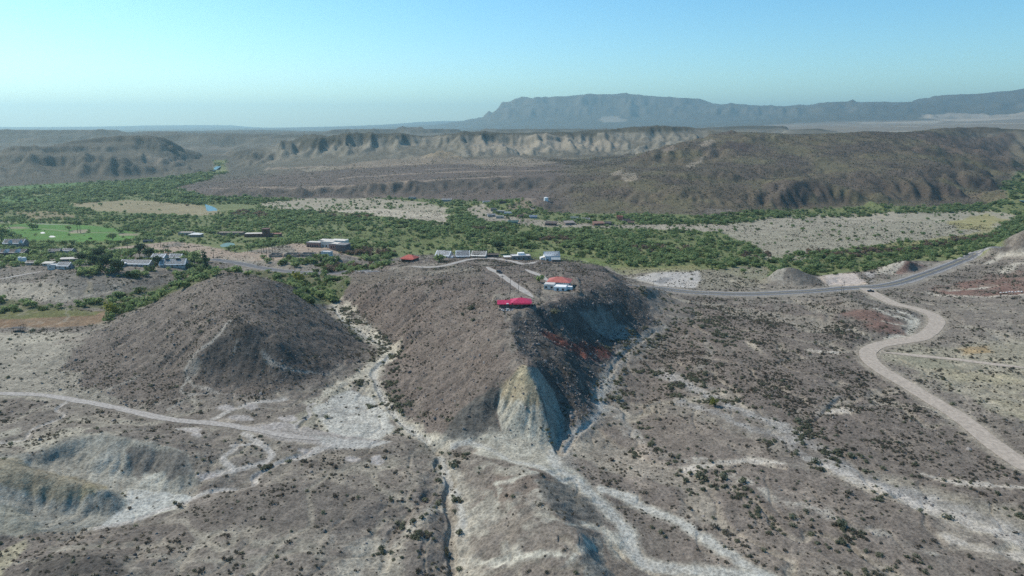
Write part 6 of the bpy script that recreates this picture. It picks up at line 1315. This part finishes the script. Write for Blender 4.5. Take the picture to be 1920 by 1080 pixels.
for i, (u, v, w) in enumerate(((884,580,20),(867,592,11),(887,601,14),(1040,590,26),(928,571,10),(1010,572,9))): tree('green bush on the ridge slope, %s' % ['largest one left of the crimson-roofed house','smallest one farthest left of the crimson-roofed house','middle one below the crimson-roofed house','wide one on the dark flank','tight against the left porch of the crimson house','beside the right wall of the crimson house'][i], u, v, w, SHRUB[3+i % 2], 'bush', 'slope_bush', 'bushes on the ridge slope', .9)
for i, (u, v, w) in enumerate(((154,496,19),(170,492,22),(190,493,25),(204,497,19),(214,503,21),(178,500,18),(280,487,20),(246,487,24),(262,482,22),(296,500,18),(150,505,20),(196,510,28),(224,514,24))):
    tree('dark dense town tree %s' % ['at the left end of the dark grove','second from the left in the dark grove','tallest in the middle of the grove','right of the tallest in the grove','at the right end of the grove','in front of the grove middle','behind the white motel roof','left behind the white motel roof','far behind the white motel roof','between the two motel roofs','at the mesa road end','at the slope edge below the grove','at the slope edge right of the grove'][i], u, v, w, [DARKCR, GREENCR, DARKCR][i % 3], group='dark trees of the small town')
for i, (u, v, w, lb) in enumerate(((10,431,11,'near the left edge'),(62,431,18,'broad crown left of the bunkers'),(130,433,10,'left of the path island palms'),(204,446,9,'at the lower right rim'),(212,452,16,'wide one at the right rim'),(275,447,14,'near the container'),(260,457,14,'bushy one beside the container'),(225,437,13,'under the wood edge'),(3,452,26,'dark one at the lower left'))): tree('green tree on the golf course, %s' % lb, u, v, w, [GREENCR, THICK[0]][i % 2], group='trees on the golf course')
# palms
FR = MB()
for k in range(13):
    a = 6.283*k/13; up_ = .5 if k % 2 else -.25
    pts = [(0,0,0),(.9*math.cos(a),.9*math.sin(a),.35+up_*.5),(1.75*math.cos(a),1.75*math.sin(a),up_*.6-.25)]; sx_, sy_ = -.22*math.sin(a), .22*math.cos(a)
    for p, q_ in zip(pts[:-1], pts[1:]): FR.poly([(p[0]-sx_,p[1]-sy_,p[2]),(p[0]+sx_,p[1]+sy_,p[2]),(q_[0]+sx_*.7,q_[1]+sy_*.7,q_[2]),(q_[0]-sx_*.7,q_[1]-sy_*.7,q_[2])])
fr_me = bpy.data.meshes.new('fronds'); fr_me.from_pydata(FR.v, [], FR.f); fr_me.materials.append(M_DARKT)
tk_c, tk_f = tube([(0,0,-.5),(.08,.03,3),(.12,.05,6.6)], .22, .15, 6); tk_me = raw_mesh('palm_trunk', tk_c, tk_f, M_BARK)
palms = [(146,437,14),(151,437,14),(301,463,13),(240,475,17),(307,475,14),(311,477,15),(315,476,13),(350,478,14),(380,482,13),(386,490,16),(401,486,16),(490,474,13),(495,475,15),(500,476,16),(505,474,14),(511,473,16),(516,475,14),(464,472,12),(472,474,12),(95,484,13)]
pw = ['left palm of the pair on the golf path island','right palm of the pair on the golf path island','stout single palm on the bare resort ground','palm above the motel at the dirt lane','left palm of three behind the motel','middle palm of three behind the motel','right palm of three behind the motel','palm by the lane left of the pond','palm by the lane in front of the pond','palm left of the cypress top','tall palm beside the western road start','first bare palm of the row above the ruins','second bare palm of the row above the ruins','third bare palm of the row above the ruins','fourth bare palm of the row above the ruins','fifth bare palm of the row above the ruins','last bare palm of the row above the ruins','left palm of the pair right of the pond','right palm of the pair right of the pond','palm among the town trees left of the grove']
for (u, v, hp), lb in zip(palms, pw):
    x, y, z, s = at(u, v); k = hp*s*.95/6.6; e = empty('palm_tree', x, y, z, u); e.scale = (max(k, .8),)*2+(k,); f_ = link('fronds', fr_me, e); f_.location = (.12, .05, 6.55); link('trunk', tk_me, e); spec(e, lb, 'palm', 'palms in the resort')
    if 488 < u < 520: f_.scale = (.45, .45, .6)
    elif u == 301: f_.scale = (1.4, 1.4, 1.4)
print('things', round(time.time()-T0, 1))
# ------------------------------------------------------------------ what stands where, in words (for the labels)
PLACES = [(1000,700,'the pale fin'),(960,600,'the ridge crest below the crimson roof'),(800,600,'the long brown ridge flank'),(1080,640,'the dark ridge flank'),(1160,660,'the wash under the dark flank'),
    (700,650,'the creek between the hills'),(680,780,'the white clay flat'),(760,800,'the creek bend left of the fin'),(450,560,'the top of the bare hill'),(250,680,'the left flank of the bare hill'),(500,690,'the front of the bare hill'),
    (300,780,'the worn track below the bare hill'),(100,680,'the pale flats left of the bare hill'),(460,840,'the looping footpaths'),(150,830,'the rim of the clay badlands'),(280,940,'the white drain below the badlands'),(600,960,'the brown slope left of the deep gully'),(200,1040,'the dark stony knoll'),
    (830,950,'the deep gully'),(826,865,'the head of the deep gully'),(850,1050,'the foot of the deep gully'),(735,1010,'the side gully'),(880,960,'the sandy bank right of the deep gully'),(720,730,'the creek beside the clay flat'),(745,665,'the sharp bend of the creek'),(640,590,'the upper creek'),(780,850,'the footpath end by the creek'),(1070,860,'the fork of the wash'),(1400,960,'the middle of the brown plain'),(1500,1040,'the lower brown plain'),(1300,860,'the pale strip across the plain'),(870,880,'the gravel below the fin'),(1000,980,'the bare ridge in the foreground'),(1150,960,'the pale winding track'),(1220,820,'the sandy patch right of the fin'),(1300,960,'the brown plain beside the pale track'),(1450,940,'the cobble plain'),
    (1350,780,'the upper bed of the broad wash'),(1560,870,'the middle of the broad wash'),(1750,940,'the lower bed of the broad wash'),(1850,1020,'the lower right sand bank'),(1650,1020,'the plain at the bottom right'),(1300,640,'the plain behind the broad wash'),(1450,720,'the brown pavement left of the dirt road'),(1600,780,'the old grey track beside the dirt road'),(1750,850,'the verge of the straight dirt road'),
    (1640,660,'the sharp bend of the dirt road'),(1740,600,'the S-bend of the dirt road'),(1850,700,'the side track right of the dirt road'),(1880,800,'the yellowish clay patch'),(1640,600,'the red clay mound'),(1580,555,'the poles on the low mound'),(1400,560,'the near edge of the highway'),(1250,570,'the highway bend near the ridge'),(1850,540,'the red clay slope on the right'),
    (1290,525,'the bare parking ground by the highway'),(1490,515,'the grey mound beyond the highway'),(1700,500,'the red and white mound'),(1560,525,'the pink clearing beyond the highway'),(900,490,'the white-roofed sheds'),(1030,490,'the blue-roofed house'),(770,490,'the red-roofed cabin'),(1045,530,'the coral-roofed house'),
    (560,530,'the road behind the bare hill'),(250,560,'the thicket left of the bare hill'),(80,595,'the rust-coloured field'),(290,495,'the long white-roofed motel'),(60,490,'the water tanks in the small town'),(30,460,'the gabled houses at the left edge'),(150,440,'the golf green'),(430,462,'the resort pond'),(480,440,'the red resort building'),(610,460,'the pink courtyard building'),
    (660,490,'the rust-brown reeds'),(540,500,'the curve of the western road'),(700,460,'the river wood behind the red-roofed cabin'),(1000,455,'the river wood behind the sheds'),(1150,470,'the river wood behind the blue-roofed house'),(1300,480,'the river wood beyond the parking ground'),(1450,490,'the river wood behind the grey mound'),(1600,475,'the long rust-brown thicket'),(1800,455,'the rust-brown highway thicket'),
    (1600,430,'the sandy scrub flat'),(1850,420,'the yellow meadow at the right edge'),(1300,440,'the near edge of the scrub flat'),(1500,400,'the tree line under the rocky hills'),(1000,410,'the far village'),(700,395,'the sand bars of the river'),(400,395,'the river pool'),(280,390,'the tan field'),(60,380,'the far green fields'),(450,430,'the wood beyond the golf green'),(620,430,'the wood beyond the courtyard building')]
PLP = np.array([hit(u, v) for u, v, _ in PLACES])
TAKEN = {}
def place(th, lr, z, head, noun):
    """words for a plant: its look, then where it stands from the nearest landmark; the first wording nobody else has"""
    r = math.exp(lr); x, y = r*math.sin(th), r*math.cos(th); dep = y*cp+(HC-z)*sp; u = 960+F*x/dep; v = 540-F*((z-HC)*cp+y*sp)/dep
    dd = (PLP[:, 0]-th)**2 + (PLP[:, 1]-lr)**2; best = None
    for k in np.argsort(dd)[:3]:
        pu, pv, nm = PLACES[int(k)]; du, dv = u-pu, (v-pv)*1.8
        if abs(du) > abs(dv): rel = 'left of' if du < 0 else 'right of'
        else: rel = 'behind' if dv < 0 else 'in front of'
        far_ = math.hypot(du, dv); adv = 'just ' if far_ < 22 else '' if far_ < 48 else '' if far_ < 85 else 'well '
        lb = '%s %s%s %s' % (head+' '+noun, adv, rel, nm)
        if best is None: best = lb
        if lb not in TAKEN: best = lb; break
    TAKEN[best] = 1; return best
# --- desert scrub
slopey = smooth(0.2, 0.45, SL)
lam = SCRUB*0.25*(0.45+1.2*smooth(0.0, .5, fbm(X/11, Y/11, 3, 97)))*(0.35+smooth(-0.5, 0.7, n3+0.6*n1))*(1-0.35*slopey); lam = lam*(1-np.clip(FIELD*1.4, 0, 1)); lam[ROADM] = 0
lam = np.where(plain > .3, lam*2.6, lam); lam = np.where(flank > .3, lam*1.3, lam); lam = np.where((hill > .3) | (ridge > .3), lam*3.4, lam); lam = np.where((LRG > 6.95), 0, lam) + 0.11*SANDY*(0.4+smooth(-.4,.6,n3))
sx, sy, sz, si, sj, sr, st = sample(2200000, lam, math.log(125), math.log(1080), 1)
g = np.random.default_rng(2)
ssz = np.exp(g.normal(-0.70, 0.46, len(sx))).clip(.2, 1.8)
green = np.zeros(Z.shape, np.float32)                    # greener along the watercourses
for pts, w in (([(600,550),(640,590),(690,640),(735,662),(700,700),(715,750),(760,795),(815,830),(835,890),(860,940),(870,1000),(868,1085)], 8), ([(1245,612),(1165,668),(1130,730),(1110,795),(1062,842)], 7), ([(1150,722),(1165,790),(1260,850),(1400,930),(1560,1000),(1700,1090)], 9), ([(1240,700),(1380,768),(1500,822),(1620,893),(1790,950),(1935,1010)], 12), ([(1230,560),(1300,600),(1350,640)], 14), ([(845,945),(775,985),(722,1090)], 5), ([(250,960),(480,890),(600,830)], 3)):
    green = np.maximum(green, strip(pts, w, w, 3))
ssz = np.where((hill[si, sj] > .3) | (ridge[si, sj] > .3), ssz*.72, ssz); gl = green[si, sj]; u_ = g.random(len(sx)); isg = (u_ < .07+.40*gl) & (ssz > .45)
ssz = np.where(isg, ssz*(1.25+.55*gl), ssz)
sidx = np.where(isg, 3+(u_*1e4).astype(int) % 2, np.where(g.random(len(sx)) < .16, 5, (u_*1e4).astype(int) % 3))
# clumps of larger bushes along the watercourses
par = np.where((green[si, sj] > .35) & (g.random(len(sx)) < .045) & (FIELD[si, sj] < .3))[0]; par = np.repeat(par, 6); kx = len(par)
cx_, cy_ = sx[par]+g.normal(0, 1.5, kx), sy[par]+g.normal(0, 1.5, kx); ct, cr = np.arctan2(cx_, cy_), np.hypot(cx_, cy_)
sx = np.concatenate([sx, cx_]); sy = np.concatenate([sy, cy_]); sz = np.concatenate([sz, zfine(cx_, cy_)]); st = np.concatenate([st, ct]); sr = np.concatenate([sr, cr])
si = np.concatenate([si, np.clip(np.searchsorted(lr_m, np.log(cr)), 0, NR-1)]); sj = np.concatenate([sj, np.clip(np.searchsorted(th_m, ct), 0, NT-1)])
ssz = np.concatenate([ssz, (.75+.75*g.random(kx))]); sidx = np.concatenate([sidx, np.where(g.random(kx) < .7, 3+g.integers(0, 2, kx), g.integers(0, 3, kx))])
vis = SEEN[si, sj] & (np.abs(sx/(sy*cp+(HC-sz)*sp)) < .735) & (sy > 168)
app = np.where(vis, ssz/sr, 0)
top = np.argsort(-app)[:290]; rest = np.setdiff1d(np.arange(len(sx)), top)
k_ = len(rest); srot = np.stack([np.zeros(k_), np.zeros(k_), g.random(k_)*6.28], 1)
cloud('desert_scrub', SHRUB, np.stack([sx, sy, sz-.05], 1)[rest], np.stack([ssz, ssz, ssz*(.75+.4*g.random(len(sx)))], 1)[rest], sidx[rest], srot, label='low grey-brown desert scrub dotted over the stony ground')
TONE = ['grey-brown', 'grey-brown', 'grey-brown', 'olive-green', 'olive-green', 'dry tan']
STEM = mesh_of('shrub_stem', [tube([(0, 0, -.2), (.03, 0, .25)], .05, .03, 4), tube([(0, 0, 0), (.22, .1, .4)], .035, .015, 4), tube([(0, 0, 0), (-.2, .14, .38)], .035, .015, 4), tube([(0, 0, 0), (.02, -.24, .36)], .035, .015, 4)], M_WOOD)
for k in top:
    s = float(ssz[k]); o = link('desert_shrub', SHRUB[int(sidx[k])]); o.location = (sx[k], sy[k], sz[k]-.05); zf = float(g.uniform(.68, 1.26)); o.scale = (s, s, s*zf); o.rotation_euler[2] = float(g.random()*6.28)
    size = 'large' if s > 1.75 else 'mid-sized' if s > 1.25 else 'small'
    spec(o, place(float(st[k]), math.log(sr[k]), float(sz[k]), size+(' flat ' if zf < .82 else ' upright ' if zf > 1.1 else ' ')+TONE[int(sidx[k])], 'shrub'), 'shrub', 'desert shrubs on the open ground')
# --- tufts on the far hills and terraces
lam = (0.10*hills*(1-smooth(7.7, 7.9, LRG)) + 0.05*terr + 0.010*mesa*(LRG < 7.8))*(0.3+smooth(-.5, .6, n2+n4)); hx, hy, hz_, hi, hj, hr, ht = sample(1600000, lam, math.log(960), math.log(2400), 3)
k_ = len(hx); hs = np.exp(g.normal(-.12, .35, k_)); cloud('hill_scrub', TUFT, np.stack([hx, hy, hz_-.1], 1), np.stack([hs, hs, hs*.8], 1), g.integers(0, 2, k_), np.stack([np.zeros(k_), np.zeros(k_), g.random(k_)*6.28], 1), label='fine scrub speckling the dark hills and terraces')
# --- loose stones
lam = STONE*0.2*(0.3+1.5*smooth(0, .7, n5+n3)) + (flank > .4)*0.6*smooth(-.1, .6, n5) + 0.07*near*(1-np.clip(FIELD*2, 0, 1))*smooth(-.6, .8, n5+n3)*(SCRUB > .3) + .12*((hill > .3) | (ridge > .3)); lam[ROADM] = 0
rx, ry, rz_, ri, rj, rr, rt = sample(1600000, lam, math.log(130), math.log(560), 4)
k_ = len(rx); rs = np.exp(g.normal(-1.45, .5, k_)).clip(.1, 1.2)*(1+.35*(flank[ri, rj] > .4)); cloud('loose_stones', ROCK, np.stack([rx, ry, rz_], 1), np.stack([rs, rs*(.7+.5*g.random(k_)), rs*.8], 1), g.integers(0, 3, k_), g.random((k_, 3))*6.28, label='loose dark stones strewn over ridge slopes and washes')
# --- river woods
dens_f = np.clip(FIELD, 0, 1)*(0.25+1.3*smooth(-.35, .45, n3*.6+n2+.3*n4))
lam = dens_f*0.072*(1-smooth(7.2, 7.8, LRG)*.75); lam[ROADM] = 0
DRYM = np.clip(RUST, 0, 1)
tx, ty, tz, ti_, tj_, tr_, tt = sample(420000, lam, math.log(330), math.log(2900), 5)
ok = free(tx, ty); tx, ty, tz, ti_, tj_, tr_, tt = [a[ok] for a in (tx, ty, tz, ti_, tj_, tr_, tt)]
k_ = len(tx); ts = np.exp(g.normal(.55, .50, k_)).clip(.5, 3.9)*(.75+.4*np.clip(FIELD[ti_, tj_], 0, 1)); ts *= 1+.3*(tr_ > 1300)
rz2 = DRYM[ti_, tj_]; u_ = g.random(k_); pal = smooth(0.1, .6, n1[ti_, tj_]); tidx = np.where(u_ < rz2, 3, np.where(u_ > .84-.25*pal, 4, g.integers(0, 3, k_)))
vis = SEEN[ti_, tj_] & (np.abs(tx/(ty*cp+(HC-tz)*sp)) < .74)
app = np.where(vis, ts/tr_, 0); top = np.argsort(-app)[:280]; rest = np.setdiff1d(np.arange(k_), top)
cloud('river_thicket', THICK, np.stack([tx, ty, tz-.1], 1)[rest], np.stack([ts, ts, ts*(.75+.35*g.random(k_))], 1)[rest], tidx[rest], np.stack([np.zeros(k_), np.zeros(k_), g.random(k_)*6.28], 1)[rest], label='dense green thicket along the river and its side arms')
TRUNKS = [mesh_of('bush_limbs_%s' % 'ab'[k], limbs(300+k, 1.0, 1.3, .3, .07), M_BARK) for k in range(2)]
TT = ['dense green', 'rounded green', 'uneven green', 'rust-brown', 'pale green']
for k in top:
    s = float(ts[k]); e = empty('riverside_tree', tx[k], ty[k], tz[k]-.1, float(g.random()*6.28)); e.scale = (s, s, s*.95)
    c_ = link('crown', THICK[int(tidx[k])], e); t_ = link('trunk', TRUNKS[k % 2], e)
    spec(e, place(float(tt[k]), math.log(tr_[k]), float(tz[k]), ('tall' if s > 3.0 else 'medium' if s > 2.2 else 'low')+' '+TT[int(tidx[k])], 'tree'), 'tree', 'trees and bushes of the river woods')
print('plants', len(sx), len(hx), len(rx), len(tx), round(time.time()-T0, 1))
